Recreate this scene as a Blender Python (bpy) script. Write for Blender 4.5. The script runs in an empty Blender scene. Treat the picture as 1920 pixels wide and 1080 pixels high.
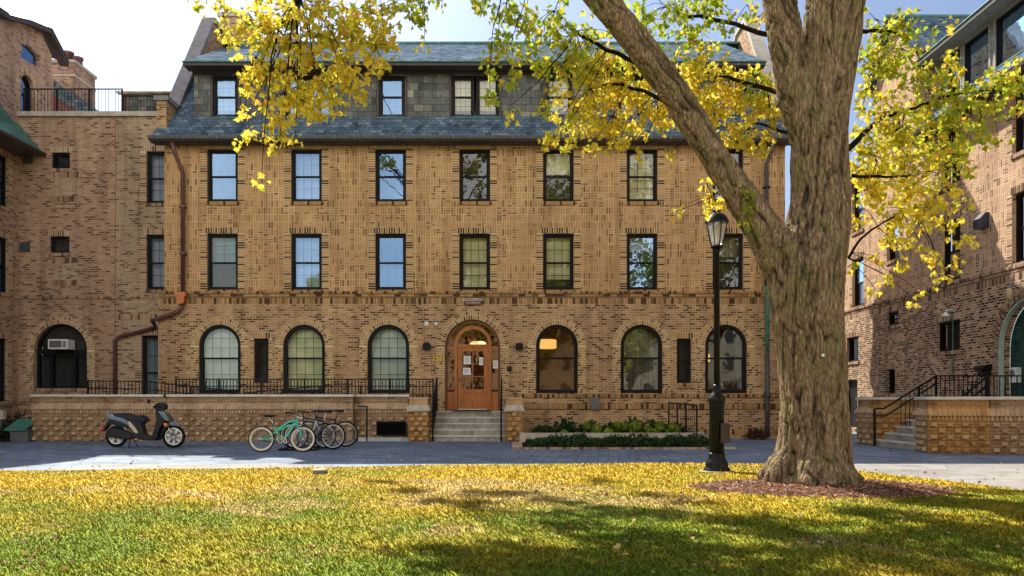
import bpy, bmesh, math, random
import numpy as np
from mathutils import Vector, Matrix, noise
from mathutils.geometry import tessellate_polygon
random.seed(7); RNG = np.random.default_rng(11)
SC = bpy.context.scene; COL = SC.collection
F = 1500.0; EYE = 1.25
def PX(px, d): return (px-960)*d/F            # sideways metres of a sight line at depth d
def PZ(py, d): return EYE+(750-py)*d/F        # height of a sight line at depth d
def GD(py): return F*EYE/(py-750)             # depth of a ground point
# ------------------------------------------------------------------ objects
ROOTS = {}
def tag(o, label=None, cat=None, group=None, kind=None):
    if label: o['label'] = label
    if cat: o['category'] = cat
    if group: o['group'] = group
    if kind: o['kind'] = kind
    return o
def thing(name, label, cat, loc=(0,0,0), rz=0, group=None):
    o = bpy.data.objects.new(name, None); COL.objects.link(o)
    o.location = loc; o.rotation_euler = (0,0,rz); o.empty_display_size = .2
    return tag(o, label, cat, group)
def link(name, me, parent=None, loc=(0,0,0)):
    o = bpy.data.objects.new(name, me); COL.objects.link(o)
    if parent is not None: o.parent = parent
    o.location = loc
    return o
def copy_tree(o, parent=None):
    c = o.copy(); COL.objects.link(c)
    if parent is not None: c.parent = parent
    for ch in list(o.children): copy_tree(ch, c)
    return c
class MB:
    def __init__(s, o=(0,0,0)):
        s.v = []; s.f = []; s.t = []; s.sm = []; s.o = Vector(o)
    def face(s, idx, tone=None, smooth=False):
        s.f.append(tuple(idx)); s.t.append(random.random() if tone is None else tone); s.sm.append(smooth)
    def quad(s, a, b, c, d, tone=None):
        n = len(s.v); s.v += [tuple(a),tuple(b),tuple(c),tuple(d)]; s.face((n,n+1,n+2,n+3), tone)
    def poly(s, pts, tone=None):
        n = len(s.v); s.v += [tuple(p) for p in pts]; s.face(range(n, n+len(pts)), tone)
    def box(s, x0, x1, y0, y1, z0, z1, tone=None, M=None, smooth=False):
        if x0 > x1: x0,x1 = x1,x0
        if y0 > y1: y0,y1 = y1,y0
        if z0 > z1: z0,z1 = z1,z0
        n = len(s.v)
        P = [(x0,y0,z0),(x1,y0,z0),(x1,y1,z0),(x0,y1,z0),(x0,y0,z1),(x1,y0,z1),(x1,y1,z1),(x0,y1,z1)]
        if M is not None: P = [tuple(M @ Vector(p)) for p in P]
        s.v += P; tone = random.random() if tone is None else tone
        for q in ((0,3,2,1),(4,5,6,7),(0,1,5,4),(1,2,6,5),(2,3,7,6),(3,0,4,7)):
            s.face([n+i for i in q], tone)
    def bar(s, a, b, w, h=None, tone=None):
        h = h or w; a = Vector(a); b = Vector(b); d = b-a; L = d.length
        q = d.to_track_quat('X','Z').to_matrix().to_4x4(); q.translation = a
        s.box(0, L, -w/2, w/2, -h/2, h/2, tone, M=q)
    def tube(s, pts, rad, n=8, cap=True, closed=False, smooth=True):
        pts = [Vector(p) for p in pts]; m = len(pts)
        if not hasattr(rad, '__len__'): rad = [rad]*m
        base = len(s.v); up = None
        for i,p in enumerate(pts):
            if closed: t = pts[(i+1)%m]-pts[i-1]
            else: t = pts[min(i+1,m-1)]-pts[max(i-1,0)]
            if t.length < 1e-9: t = Vector((0,0,1))
            t.normalize()
            if up is None:
                up = Vector((0,0,1)) if abs(t.z) < .9 else Vector((1,0,0))
            a = t.cross(up)
            if a.length < 1e-5: a = t.cross(Vector((0,1,0)))
            a.normalize(); b = a.cross(t).normalized(); up = b
            for k in range(n):
                an = 2*math.pi*k/n
                s.v.append(tuple(p+(a*math.cos(an)+b*math.sin(an))*rad[i]))
        for i in range(m if closed else m-1):
            j = (i+1)%m
            for k in range(n):
                k2 = (k+1)%n
                s.face((base+i*n+k, base+j*n+k, base+j*n+k2, base+i*n+k2), .5, smooth)
        if cap and not closed:
            s.face([base+k for k in range(n)], .5); s.face([base+(m-1)*n+k for k in range(n)][::-1], .5)
    def lathe(s, prof, c=(0,0,0), n=20, axis='z', smooth=True, flute=0, nf=8):
        base = len(s.v); m = len(prof)
        for i,(r,h) in enumerate(prof):
            for k in range(n):
                an = 2*math.pi*k/n; rr = r*(1+flute*math.cos(an*nf))
                a,b = rr*math.cos(an), rr*math.sin(an)
                p = (a,b,h) if axis=='z' else (a,h,b) if axis=='y' else (h,a,b)
                s.v.append((c[0]+p[0], c[1]+p[1], c[2]+p[2]))
        for i in range(m-1):
            for k in range(n):
                k2 = (k+1)%n
                s.face((base+i*n+k, base+i*n+k2, base+(i+1)*n+k2, base+(i+1)*n+k), .5, smooth)
        s.face([base+k for k in range(n)][::-1], .5); s.face([base+(m-1)*n+k for k in range(n)], .5)
    def prism(s, pts2, y0, y1, M=None, tone=None):      # pts2 = (x,z) outline extruded along y
        n = len(pts2); b = len(s.v)
        P = [(x,y0,z) for x,z in pts2]+[(x,y1,z) for x,z in pts2]
        if M is not None: P = [tuple(M @ Vector(p)) for p in P]
        s.v += P; tone = random.random() if tone is None else tone
        s.face(list(range(b,b+n)), tone); s.face(list(range(b+n,b+2*n))[::-1], tone)
        for i in range(n):
            j = (i+1)%n; s.face((b+i, b+n+i, b+n+j, b+j), tone)
    def ring(s, out, inn, y0, y1, tone=None):            # frame between two outlines of equal count
        n = len(out); b = len(s.v)
        for pts in (out, inn):
            s.v += [(x,y0,z) for x,z in pts]
        for pts in (out, inn):
            s.v += [(x,y1,z) for x,z in pts]
        for i in range(n):
            j = (i+1)%n
            s.face((b+i,b+j,b+n+j,b+n+i), tone if tone is not None else .5)
            s.face((b+n+i,b+n+j,b+3*n+j,b+3*n+i), .5)
            s.face((b+i,b+2*n+i,b+2*n+j,b+j), .5)
            s.face((b+2*n+i,b+3*n+i,b+3*n+j,b+2*n+j), .5)
    def mesh(s, name, mat, fix=True):
        me = bpy.data.meshes.new(name)
        V = [(x-s.o.x, y-s.o.y, z-s.o.z) for x,y,z in s.v]
        me.from_pydata(V, [], s.f)
        if fix:
            bm = bmesh.new(); bm.from_mesh(me); bmesh.ops.recalc_face_normals(bm, faces=bm.faces); bm.to_mesh(me); bm.free()
        me.polygons.foreach_set('use_smooth', s.sm)
        uv = me.uv_layers.new(name='UVMap')
        nl = len(me.loops); vi = np.empty(nl, np.int32); me.loops.foreach_get('vertex_index', vi)
        co = np.empty(len(me.vertices)*3, np.float32); me.vertices.foreach_get('co', co); co = co.reshape(-1,3)
        co = co + np.array([s.o.x, s.o.y, s.o.z], np.float32)
        npol = len(me.polygons); nr = np.empty(npol*3, np.float32); me.polygons.foreach_get('normal', nr); nr = np.abs(nr.reshape(-1,3))
        lt = np.empty(npol, np.int32); me.polygons.foreach_get('loop_total', lt)
        ax = np.argmax(nr + np.array([0,.02,0.0]), axis=1); axl = np.repeat(ax, lt); c = co[vi]
        U = np.where(axl==0, c[:,1], c[:,0]); Vv = np.where(axl==2, c[:,1], c[:,2])
        uv.data.foreach_set('uv', np.stack([U,Vv],1).astype(np.float32).ravel())
        at = me.attributes.new('tone','FLOAT','FACE'); at.data.foreach_set('value', np.array(s.t, np.float32))
        if mat: me.materials.append(mat)
        me.update()
        return me
    def build(s, name, mat, parent=None, fix=True, loc=(0,0,0)):
        return link(name, s.mesh(name, mat, fix), parent, loc)
def build_each(mb, name, mat, parent):
    # every bar of a box-only builder becomes a mesh object of its own
    for i in range(len(mb.v)//8):
        q = MB(tuple(mb.o)); q.v = mb.v[i*8:i*8+8]; q.f = [tuple(k-i*8 for k in f) for f in mb.f[i*6:i*6+6]]; q.t = mb.t[i*6:i*6+6]; q.sm = mb.sm[i*6:i*6+6]
        q.build(name, mat, parent)
# ------------------------------------------------------------------ materials
class NT:
    def __init__(s, name):
        s.m = bpy.data.materials.new(name); s.m.use_nodes = True; s.nt = s.m.node_tree
        s.nt.nodes.clear(); s.out = s.n('ShaderNodeOutputMaterial')
    def n(s, t, ins=None, **kw):
        nd = s.nt.nodes.new(t)
        for k,v in kw.items(): setattr(nd, k, v)
        for k,v in (ins or {}).items(): s.set(nd.inputs[k], v)
        return nd
    def set(s, sock, v):
        if hasattr(v, 'links') or isinstance(v, bpy.types.NodeSocket): s.nt.links.new(v, sock)
        else: sock.default_value = v
    def math(s, op, a, b=0.0, c=None):
        nd = s.n('ShaderNodeMath', operation=op); s.set(nd.inputs[0], a); s.set(nd.inputs[1], b)
        if c is not None: s.set(nd.inputs[2], c)
        return nd.outputs[0]
    def mix(s, f, a, b, mode='MIX'):
        nd = s.n('ShaderNodeMix', data_type='RGBA', blend_type=mode)
        s.set(nd.inputs[0], f); s.set(nd.inputs[6], a); s.set(nd.inputs[7], b); return nd.outputs[2]
    def ramp(s, f, stops, interp='LINEAR'):
        nd = s.n('ShaderNodeValToRGB'); cr = nd.color_ramp; cr.interpolation = interp
        while len(cr.elements) < len(stops): cr.elements.new(.5)
        for e,(p,c) in zip(cr.elements, stops): e.position = p; e.color = (*c[:3],1)
        s.set(nd.inputs[0], f); return nd.outputs[0]
    def noise(s, scale, vec=None, detail=4, rough=.55, out=0):
        nd = s.n('ShaderNodeTexNoise', {'Scale':scale,'Detail':detail,'Roughness':rough})
        if vec is not None: s.set(nd.inputs['Vector'], vec)
        return nd.outputs[out]
    def uv(s): return s.n('ShaderNodeUVMap', uv_map='UVMap').outputs[0]
    def obj(s): return s.n('ShaderNodeTexCoord').outputs['Object']
    def bump(s, h, strength=.5, dist=.01):
        return s.n('ShaderNodeBump', {'Height':h,'Strength':strength,'Distance':dist}).outputs[0]
    def bsdf(s, col, rough=.7, metal=0, normal=None, spec=.5):
        b = s.n('ShaderNodeBsdfPrincipled', {'Base Color':col,'Roughness':rough,'Metallic':metal,'Specular IOR Level':spec})
        if normal is not None: s.set(b.inputs['Normal'], normal)
        return b.outputs[0]
    def done(s, sh): s.nt.links.new(sh, s.out.inputs[0]); return s.m
def C(*a): return (*a,1)
def brick(T, vec, bw, rh, ms, off=.5, freq=2):
    nd = T.n('ShaderNodeTexBrick', {'Vector':vec,'Color1':C(0,0,0),'Color2':C(1,1,1),'Mortar':C(.5,.5,.5),'Scale':1.0,
        'Mortar Size':ms,'Mortar Smooth':.25,'Bias':0.0,'Brick Width':bw,'Row Height':rh}, offset=off, offset_frequency=freq)
    return nd.outputs['Color'], nd.outputs['Fac']
def weather(T, col, amt=.35, sc=.6):
    v = T.obj()
    st_ = T.noise(1.0, T.n('ShaderNodeMapping', {'Vector':v,'Scale':(2.2,2.2,.16)}).outputs[0], 4, .65)
    col = T.mix(1.0, col, T.ramp(st_, [(.34,(.72,.70,.68)),(.52,(1,1,1))]), 'MULTIPLY')
    n1 = T.noise(sc, v, 5, .6); n2 = T.noise(sc*6, v, 4, .6)
    k = T.ramp(T.math('MULTIPLY_ADD', n2, .45, T.math('MULTIPLY', n1, .55)), [(.3,(1-amt,)*3),(.5,(1-amt*.45,)*3),(.68,(1.0,)*3)])
    return T.mix(1.0, col, k, 'MULTIPLY')
def brick_run(name, dark, mid, light, mortar, bw=.205, rh=.075, ms=.012, dk=.22, bump=.8, hum=.3, off=.5, swap=False):
    T = NT(name); uv = T.uv()
    if swap:
        sp = T.n('ShaderNodeSeparateXYZ', {0:uv}); uv = T.n('ShaderNodeCombineXYZ', {0:sp.outputs[1],1:sp.outputs[0]}).outputs[0]
    c,f = brick(T, uv, bw, rh, ms, off)
    cv_ = T.noise(.55, T.obj(), 4, .7); c = T.math('ADD', c, T.math('MULTIPLY', T.math('SUBTRACT', cv_, .5), .7))
    col = T.ramp(c, [(0,dark),(dk*.55,dark),(dk+.12,mid),(.62,light),(.8,mid),(1,tuple(x*1.12 for x in light))])
    nz = T.noise(45, T.obj(), 3)
    col = T.mix(.35, col, T.mix(1.0, col, T.ramp(nz, [(.3,(.55,)*3),(.7,(1.35,)*3)]), 'MULTIPLY'))
    col = T.mix(f, col, C(*mortar)); col = weather(T, col, hum)
    h = T.math('MULTIPLY_ADD', T.math('SUBTRACT', 1.0, f), 1.0, T.math('MULTIPLY', c, .8))
    h = T.math('MULTIPLY_ADD', nz, .25, h)
    return T.done(T.bsdf(col, .88, normal=T.bump(h, bump, .014), spec=.25))
def brick_mixed(name, dark, mid, light, mortar):
    T = NT(name); uv = T.uv(); cw, ch = .165, .235
    sp = T.n('ShaderNodeSeparateXYZ', {0:uv})
    cu = T.math('FLOOR', T.math('DIVIDE', sp.outputs[0], cw)); cv = T.math('FLOOR', T.math('DIVIDE', sp.outputs[1], ch))
    wn = T.n('ShaderNodeTexWhiteNoise', {'Vector':T.n('ShaderNodeCombineXYZ',{0:cu,1:cv}).outputs[0]}, noise_dimensions='2D').outputs[0]
    m = T.math('GREATER_THAN', wn, .62)
    c1,f1 = brick(T, uv, cw/2, ch, .011, 0.0); c2,f2 = brick(T, uv, cw, ch/3, .011, 0.0)
    c = T.mix(m, c1, c2); f = T.mix(m, f1, f2)
    col = T.ramp(c, [(0,dark),(.14,dark),(.3,mid),(.6,light),(.8,mid),(1,tuple(x*1.1 for x in light))])
    nz = T.noise(40, T.obj(), 3); pt = T.ramp(T.noise(1.1, T.obj(), 3, .7), [(.4,(.18,)*3),(.6,(.95,)*3)])
    col = T.mix(.35, col, T.mix(1.0, col, T.ramp(nz, [(.3,(.55,)*3),(.7,(1.35,)*3)]), 'MULTIPLY'))
    col = T.mix(pt, T.mix(.65, col, C(*mid)), col)
    col = T.mix(T.math('MULTIPLY', f, T.math('MULTIPLY_ADD', pt, .6, .35)), col, C(*mortar)); col = weather(T, col, .3)
    h = T.math('MULTIPLY_ADD', nz, .3, T.math('SUBTRACT', 1.0, f))
    return T.done(T.bsdf(col, .88, normal=T.bump(h, .7, .012), spec=.25))
def tone_brick(name, dark, mid, light):
    T = NT(name); a = T.n('ShaderNodeAttribute', attribute_name='tone').outputs['Fac']
    col = T.ramp(a, [(0,dark),(.16,dark),(.34,mid),(.6,light),(.85,mid),(1,tuple(x*1.1 for x in light))])
    nz = T.noise(40, T.obj(), 3)
    col = weather(T, T.mix(.4, col, T.mix(1.0, col, T.ramp(nz, [(.3,(.5,)*3),(.7,(1.4,)*3)]), 'MULTIPLY')), .25)
    return T.done(T.bsdf(col, .88, normal=T.bump(nz, .5, .006), spec=.25))
def slate(name, cols, bw=.26, rh=.17, bump=1.0):
    T = NT(name); c,f = brick(T, T.uv(), bw, rh, .006)
    col = T.ramp(c, [(i/(len(cols)-1), x) for i,x in enumerate(cols)])
    nz = T.noise(14, T.obj(), 5, .7)
    col = T.mix(1.0, col, T.ramp(nz, [(.3,(.6,)*3),(.7,(1.3,)*3)]), 'MULTIPLY')
    col = weather(T, T.mix(f, col, C(.02,.022,.025)), .3, .9)
    sp = T.n('ShaderNodeSeparateXYZ', {0:T.uv()})
    saw = T.math('FRACT', T.math('DIVIDE', sp.outputs[1], rh))
    h = T.math('ADD', T.math('SUBTRACT', T.math('MULTIPLY', c, .4), saw), T.math('MULTIPLY', nz, .4))
    return T.done(T.bsdf(col, .82, normal=T.bump(h, bump, .012), spec=0.0))
def plain(name, col, rough=.6, metal=0, var=.25, sc=8, bump=.15, spec=.5, dirt=None):
    T = NT(name); nz = T.noise(sc, T.obj(), 5, .6)
    c = T.mix(1.0, C(*col), T.ramp(nz, [(.3,(1-var,)*3),(.7,(1+var*.5,)*3)]), 'MULTIPLY')
    if dirt:
        c = T.mix(T.ramp(T.noise(sc*.35, T.obj(), 6, .7), [(.45,(0,)*3),(.65,(.8,)*3)]), c, C(*dirt))
    r = T.math('MULTIPLY_ADD', nz, .2, rough-.1)
    return T.done(T.bsdf(c, r, metal, T.bump(nz, bump, .01), spec))
M = {}
BR_D=(.13,.075,.042); BR_M=(.40,.25,.14); BR_L=(.52,.345,.20); MOR=(.55,.42,.28)
M['bu'] = brick_mixed('brick_patterned', (.25,.12,.05), (.575,.315,.135), (.67,.40,.185), (.88,.64,.36))
M['bl'] = brick_run('brick_lower', (.14,.068,.034), (.47,.265,.13), (.63,.385,.205), (.72,.50,.29), dk=.22, bump=1.0)
M['bc'] = brick_run('brick_connector', (.17,.09,.06), (.45,.265,.17), (.56,.35,.235), (.60,.42,.29), dk=.2)
M['bcl'] = brick_run('brick_connector_light', (.17,.10,.065), (.47,.315,.20), (.57,.40,.265), (.60,.46,.32), dk=.18)
M['bred'] = brick_run('brick_tower', (.19,.105,.075), (.46,.265,.19), (.56,.36,.26), (.56,.42,.32), dk=.2)
M['brr'] = brick_mixed('brick_right_upper', (.17,.085,.05), (.54,.32,.195), (.66,.42,.26), (.88,.66,.46))
M['brl'] = brick_run('brick_right_lower', (.055,.029,.02), (.33,.19,.11), (.66,.42,.26), (.76,.54,.36), dk=.42, bump=1.0)
M['bh'] = brick_run('brick_stack', BR_D, (.44,.28,.155), BR_L, (.6,.46,.3), bw=.21, rh=.078, off=0.0, dk=.2)
M['bt'] = tone_brick('brick_pieces', (.12,.055,.022), (.48,.27,.11), (.62,.38,.17))
M['btr'] = tone_brick('brick_pieces_rose', (.15,.08,.05), (.43,.27,.175), (.55,.37,.25))
M['mortar'] = plain('mortar', (.74,.57,.36), .95, var=.3, sc=20)
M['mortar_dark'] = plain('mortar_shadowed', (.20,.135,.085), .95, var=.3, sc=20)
M['tw'] = brick_run('brick_terrace', (.26,.15,.085), (.42,.265,.15), (.48,.31,.18), (.30,.19,.11), dk=.08, bump=.6)
M['twt'] = tone_brick('brick_terrace_pieces', (.44,.29,.175), (.56,.385,.235), (.63,.445,.28))
M['two'] = brick_run('brick_orange', (.30,.14,.05), (.48,.25,.085), (.55,.31,.12), (.34,.18,.07), dk=.08, bump=.6)
M['twot'] = tone_brick('brick_orange_pieces', (.5,.28,.11), (.60,.355,.15), (.66,.41,.19))
M['stone'] = plain('limestone', (.56,.49,.40), .85, var=.3, sc=5, dirt=(.34,.3,.25))
M['stone_pale'] = plain('limestone_pale', (.74,.70,.64), .85, var=.2, sc=5, dirt=(.5,.46,.4))
M['stone_warm'] = plain('limestone_warm', (.62,.48,.33), .85, var=.25, sc=5, dirt=(.42,.3,.2))
M['conc'] = plain('concrete', (.47,.47,.46), .88, var=.25, sc=4, dirt=(.26,.27,.28))
M['slate'] = slate('slate_roof', [(.07,.105,.145),(.15,.215,.285),(.11,.165,.23),(.25,.32,.38),(.10,.155,.215)], .19, .125)
M['slatew'] = slate('slate_wall', [(.10,.105,.105),(.19,.19,.18),(.155,.165,.165),(.27,.265,.235),(.14,.155,.16),(.44,.41,.35)], .31, .235, .7)
M['copper'] = plain('copper_patina', (.07,.23,.175), .6, var=.5, sc=6, dirt=(.05,.12,.10))
M['copper_brown'] = plain('copper_brown', (.16,.075,.07), .45, .3, var=.4, sc=7)
M['fascia'] = plain('fascia_brown', (.055,.035,.035), .6, var=.3)
M['frame'] = plain('window_frame_dark', (.006,.008,.013), .55, spec=.2, var=.2, bump=.05)
M['frameb'] = plain('window_frame_brown', (.011,.007,.006), .55, spec=.2, var=.2, bump=.05)
M['iron'] = plain('black_iron', (.006,.006,.008), .45, .1, spec=.25, var=.2, bump=.05)
M['grey'] = plain('grey_metal', (.14,.15,.16), .5, .3, var=.2)
M['white'] = plain('white_paint', (.78,.78,.76), .5, var=.12)
M['gutter'] = plain('gutter_metal', (.10,.09,.095), .5, .3, var=.4)
M['green_paint'] = plain('green_cover', (.05,.20,.16), .5, var=.25)
def glass(name, refl=.2, tint=(1,1,1), wav=.06, gc=(.95,.97,1)):
    T = NT(name); nz = T.noise(2.2, T.obj(), 2, .5)
    nrm = T.bump(nz, wav, .03)
    g = T.n('ShaderNodeBsdfGlossy', {'Color':C(*gc),'Roughness':.015,'Normal':nrm}).outputs[0]
    t = T.n('ShaderNodeBsdfTransparent', {'Color':C(*tint)}).outputs[0]
    fr = T.n('ShaderNodeFresnel', {'IOR':1.5}).outputs[0]
    return T.done(T.n('ShaderNodeMixShader', {0:T.math('ADD', fr, refl),1:t,2:g}).outputs[0])
M['glass_lo'] = glass('dark_glass', -.02, gc=(.5,.55,.6)); M['glass'] = glass('window_glass', .03); M['glass_hi'] = glass('window_glass_mirroring', .22, gc=(.42,.64,.98))
def blind(name, col, style='plain'):
    T = NT(name); uv = T.uv(); sp = T.n('ShaderNodeSeparateXYZ', {0:uv})
    if style == 'slat':
        w = T.math('FRACT', T.math('MULTIPLY', sp.outputs[1], 22.0)); k = T.ramp(w, [(0,(.6,)*3),(.3,(1,)*3),(.9,(.9,)*3),(1,(.5,)*3)])
    elif style == 'fold':
        w = T.noise(1.0, T.n('ShaderNodeMapping', {'Vector':uv,'Scale':(16,.6,1)}).outputs[0], 2); k = T.ramp(w, [(.35,(.35,)*3),(.65,(1,)*3)])
    else: k = T.ramp(T.noise(2, uv, 3), [(.3,(.75,)*3),(.7,(1.05,)*3)])
    c = T.mix(1.0, C(*col), k, 'MULTIPLY')
    return T.done(T.bsdf(c, .8, spec=.2))
M['bl_sky'] = blind('blind_sky_blue', (.10,.20,.38)); M['bl_pale'] = blind('blind_pale', (.55,.62,.72), 'slat')  # blue blind has the mirrored sky put into its colour
M['bl_cream'] = blind('blind_cream', (.72,.68,.42), 'slat'); M['bl_green'] = blind('blind_green', (.42,.52,.40))
M['bl_dark'] = blind('room_dark', (.025,.028,.03)); M['bl_fold'] = blind('curtain_taupe', (.26,.2,.15), 'fold')
M['bl_teal'] = blind('blind_teal', (.22,.36,.38)); M['bl_room'] = blind('room_tan', (.50,.33,.18))
def emit(name, col, s):
    T = NT(name); return T.done(T.n('ShaderNodeEmission', {'Color':C(*col),'Strength':s}).outputs[0])
M['lamp_on'] = emit('lamp_shade_lit', (1,.55,.13), 1.05)
def wood(name, col):
    T = NT(name); v = T.n('ShaderNodeMapping', {'Vector':T.obj(),'Scale':(14,14,1.2)}).outputs[0]
    nz = T.noise(2, v, 5, .6); c = T.ramp(nz, [(.3,tuple(x*.55 for x in col)),(.55,col),(.75,tuple(x*1.3 for x in col))])
    return T.done(T.bsdf(c, .38, normal=T.bump(nz, .1, .004)))
M['wood'] = wood('oak_varnished', (.44,.14,.03)); M['wood_dark'] = wood('oak_dark', (.17,.05,.018))
def pavers():
    T = NT('slate_pavers'); uv = T.uv()
    rot = T.n('ShaderNodeMapping', {'Vector':uv,'Rotation':(0,0,.12)}).outputs[0]
    c,f = brick(T, rot, .44, .30, .013); nz = T.noise(30, T.obj(), 4); big = T.noise(.5, T.obj(), 4)
    col = T.ramp(c, [(0,(.12,.175,.26)),(.5,(.175,.235,.33)),(1,(.24,.30,.385))])
    col = T.mix(1.0, col, T.ramp(nz, [(.3,(.8,)*3),(.7,(1.12,)*3)]), 'MULTIPLY')
    col = T.mix(1.0, col, T.ramp(big, [(.35,(.75,)*3),(.65,(1.15,)*3)]), 'MULTIPLY')
    col = T.mix(f, col, C(.05,.06,.09))
    h = T.math('ADD', T.math('SUBTRACT', 1.0, f), T.math('MULTIPLY', T.math('ADD', nz, c), .3))
    return T.done(T.bsdf(col, .8, normal=T.bump(h, .5, .006)))
M['pavers'] = pavers()
def sunlit_paver_mat():
    T = NT('sunlit_pavers'); c,f = brick(T, T.uv(), .6, .45, .008); nz = T.noise(25, T.obj(), 4)
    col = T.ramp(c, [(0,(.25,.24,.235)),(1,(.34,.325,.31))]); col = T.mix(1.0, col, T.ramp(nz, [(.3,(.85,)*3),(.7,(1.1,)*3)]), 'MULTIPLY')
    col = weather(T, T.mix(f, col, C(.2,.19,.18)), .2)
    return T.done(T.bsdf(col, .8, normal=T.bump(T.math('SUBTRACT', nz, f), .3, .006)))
M['slab'] = sunlit_paver_mat()  # pale copy of the pavers with the sunlight put into its colour
def ground_mat(name, cols, sc=3):
    T = NT(name); a = T.noise(sc, T.obj(), 6, .65); b = T.noise(sc*14, T.obj(), 4, .7)
    c = T.ramp(T.math('MULTIPLY_ADD', b, .5, T.math('MULTIPLY', a, .5)), [(.3+.4*i/(len(cols)-1), x) for i,x in enumerate(cols)])
    return T.done(T.bsdf(c, .95, normal=T.bump(b, .8, .03), spec=.15))
M['lawn'] = ground_mat('turf_soil', [(.10,.12,.02),(.24,.22,.035),(.34,.28,.07)])
M['ground'] = ground_mat('far_ground', [(.05,.06,.02),(.10,.12,.03)])
M['mulch'] = ground_mat('bark_mulch', [(.06,.028,.018),(.20,.085,.045),(.36,.19,.12)], 6)
M['soil'] = ground_mat('bed_soil', [(.03,.02,.014),(.07,.045,.03)], 5)
def attr_leaf(name, trans=.5, rough=.5, mul=1.0):
    T = NT(name); a = T.n('ShaderNodeAttribute', attribute_name='Col').outputs['Color']
    d = T.n('ShaderNodeBsdfPrincipled', {'Base Color':a,'Roughness':rough,'Specular IOR Level':.3}).outputs[0]
    t = T.n('ShaderNodeBsdfTranslucent', {'Color':a}).outputs[0]
    return T.done(T.n('ShaderNodeMixShader', {0:trans,1:d,2:t}).outputs[0])
M['leaf'] = attr_leaf('maple_leaf', .62); M['grass'] = attr_leaf('grass_blade', .15, .7); M['litter'] = attr_leaf('dry_leaf', .2, .7)
SUN_E=9.5; SKY_S=.15; CLOUD_FILL=23.5; FRONT=1.0
# ------------------------------------------------------------------ building helpers (local frame: x along wall, -y outwards, z up)
def outline(cx, z0, w, h, arch=False, inset=0.0, n=18, inb=None):
    inb = inset if inb is None else inb
    x0, x1 = cx-w/2+inset, cx+w/2-inset
    if not arch: return [(x0,z0+inb),(x1,z0+inb),(x1,z0+h-inset),(x0,z0+h-inset)]
    r = w/2-inset; zc = z0+h-w/2
    return [(x0,z0+inb),(x1,z0+inb)]+[(cx+r*math.cos(math.pi*k/n), zc+r*math.sin(math.pi*k/n)) for k in range(n+1)]
def wall_panel(mb, outer, holes, y, rv=.2, tone=.5):
    loops = [[Vector((x,0,z)) for x,z in outer]]+[[Vector((x,0,z)) for x,z in h] for h in holes]
    tris = tessellate_polygon([[Vector((v.x,v.z,0)) for v in l] for l in loops])
    b = len(mb.v)
    for l in loops: mb.v += [(v.x,y,v.z) for v in l]
    for t in tris: mb.face([b+i for i in t], tone)
    for h in holes:
        b = len(mb.v); n = len(h)
        mb.v += [(x,y,z) for x,z in h]+[(x,y+rv,z) for x,z in h]
        for i in range(n):
            j = (i+1)%n; mb.face((b+i,b+j,b+n+j,b+n+i), tone)
def rect(x0,x1,z0,z1): return [(x0,z0),(x1,z0),(x1,z1),(x0,z1)]
CACHE = {}
def cached(key, fn):
    if key not in CACHE: CACHE[key] = fn()
    return CACHE[key]
def voussoirs(mb, cx, zc, r0, r1, y0, y1, a0, a1, n, gap=.026):
    for i in range(n):
        t0 = a0+(a1-a0)*i/n; t1 = a0+(a1-a0)*(i+1)/n; g = gap/2/r0
        pts = [(cx+r*math.cos(t), zc+r*math.sin(t)) for r,t in ((r0,t0+g),(r1,t0+g*r0/r1),(r1,t1-g*r0/r1),(r0,t1-g))]
        mb.prism(pts, y0+random.uniform(-.003,.003), y1)
def soldier_row(mb, x0, x1, z0, z1, y0, y1, w=.075, gap=.012, jit=.003):
    n = max(1, round((x1-x0)/(w+gap))); s = (x1-x0)/n
    for i in range(n): mb.box(x0+i*s+gap/2, x0+(i+1)*s-gap/2, y0+random.uniform(-jit,jit), y1, z0, z1)
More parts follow.
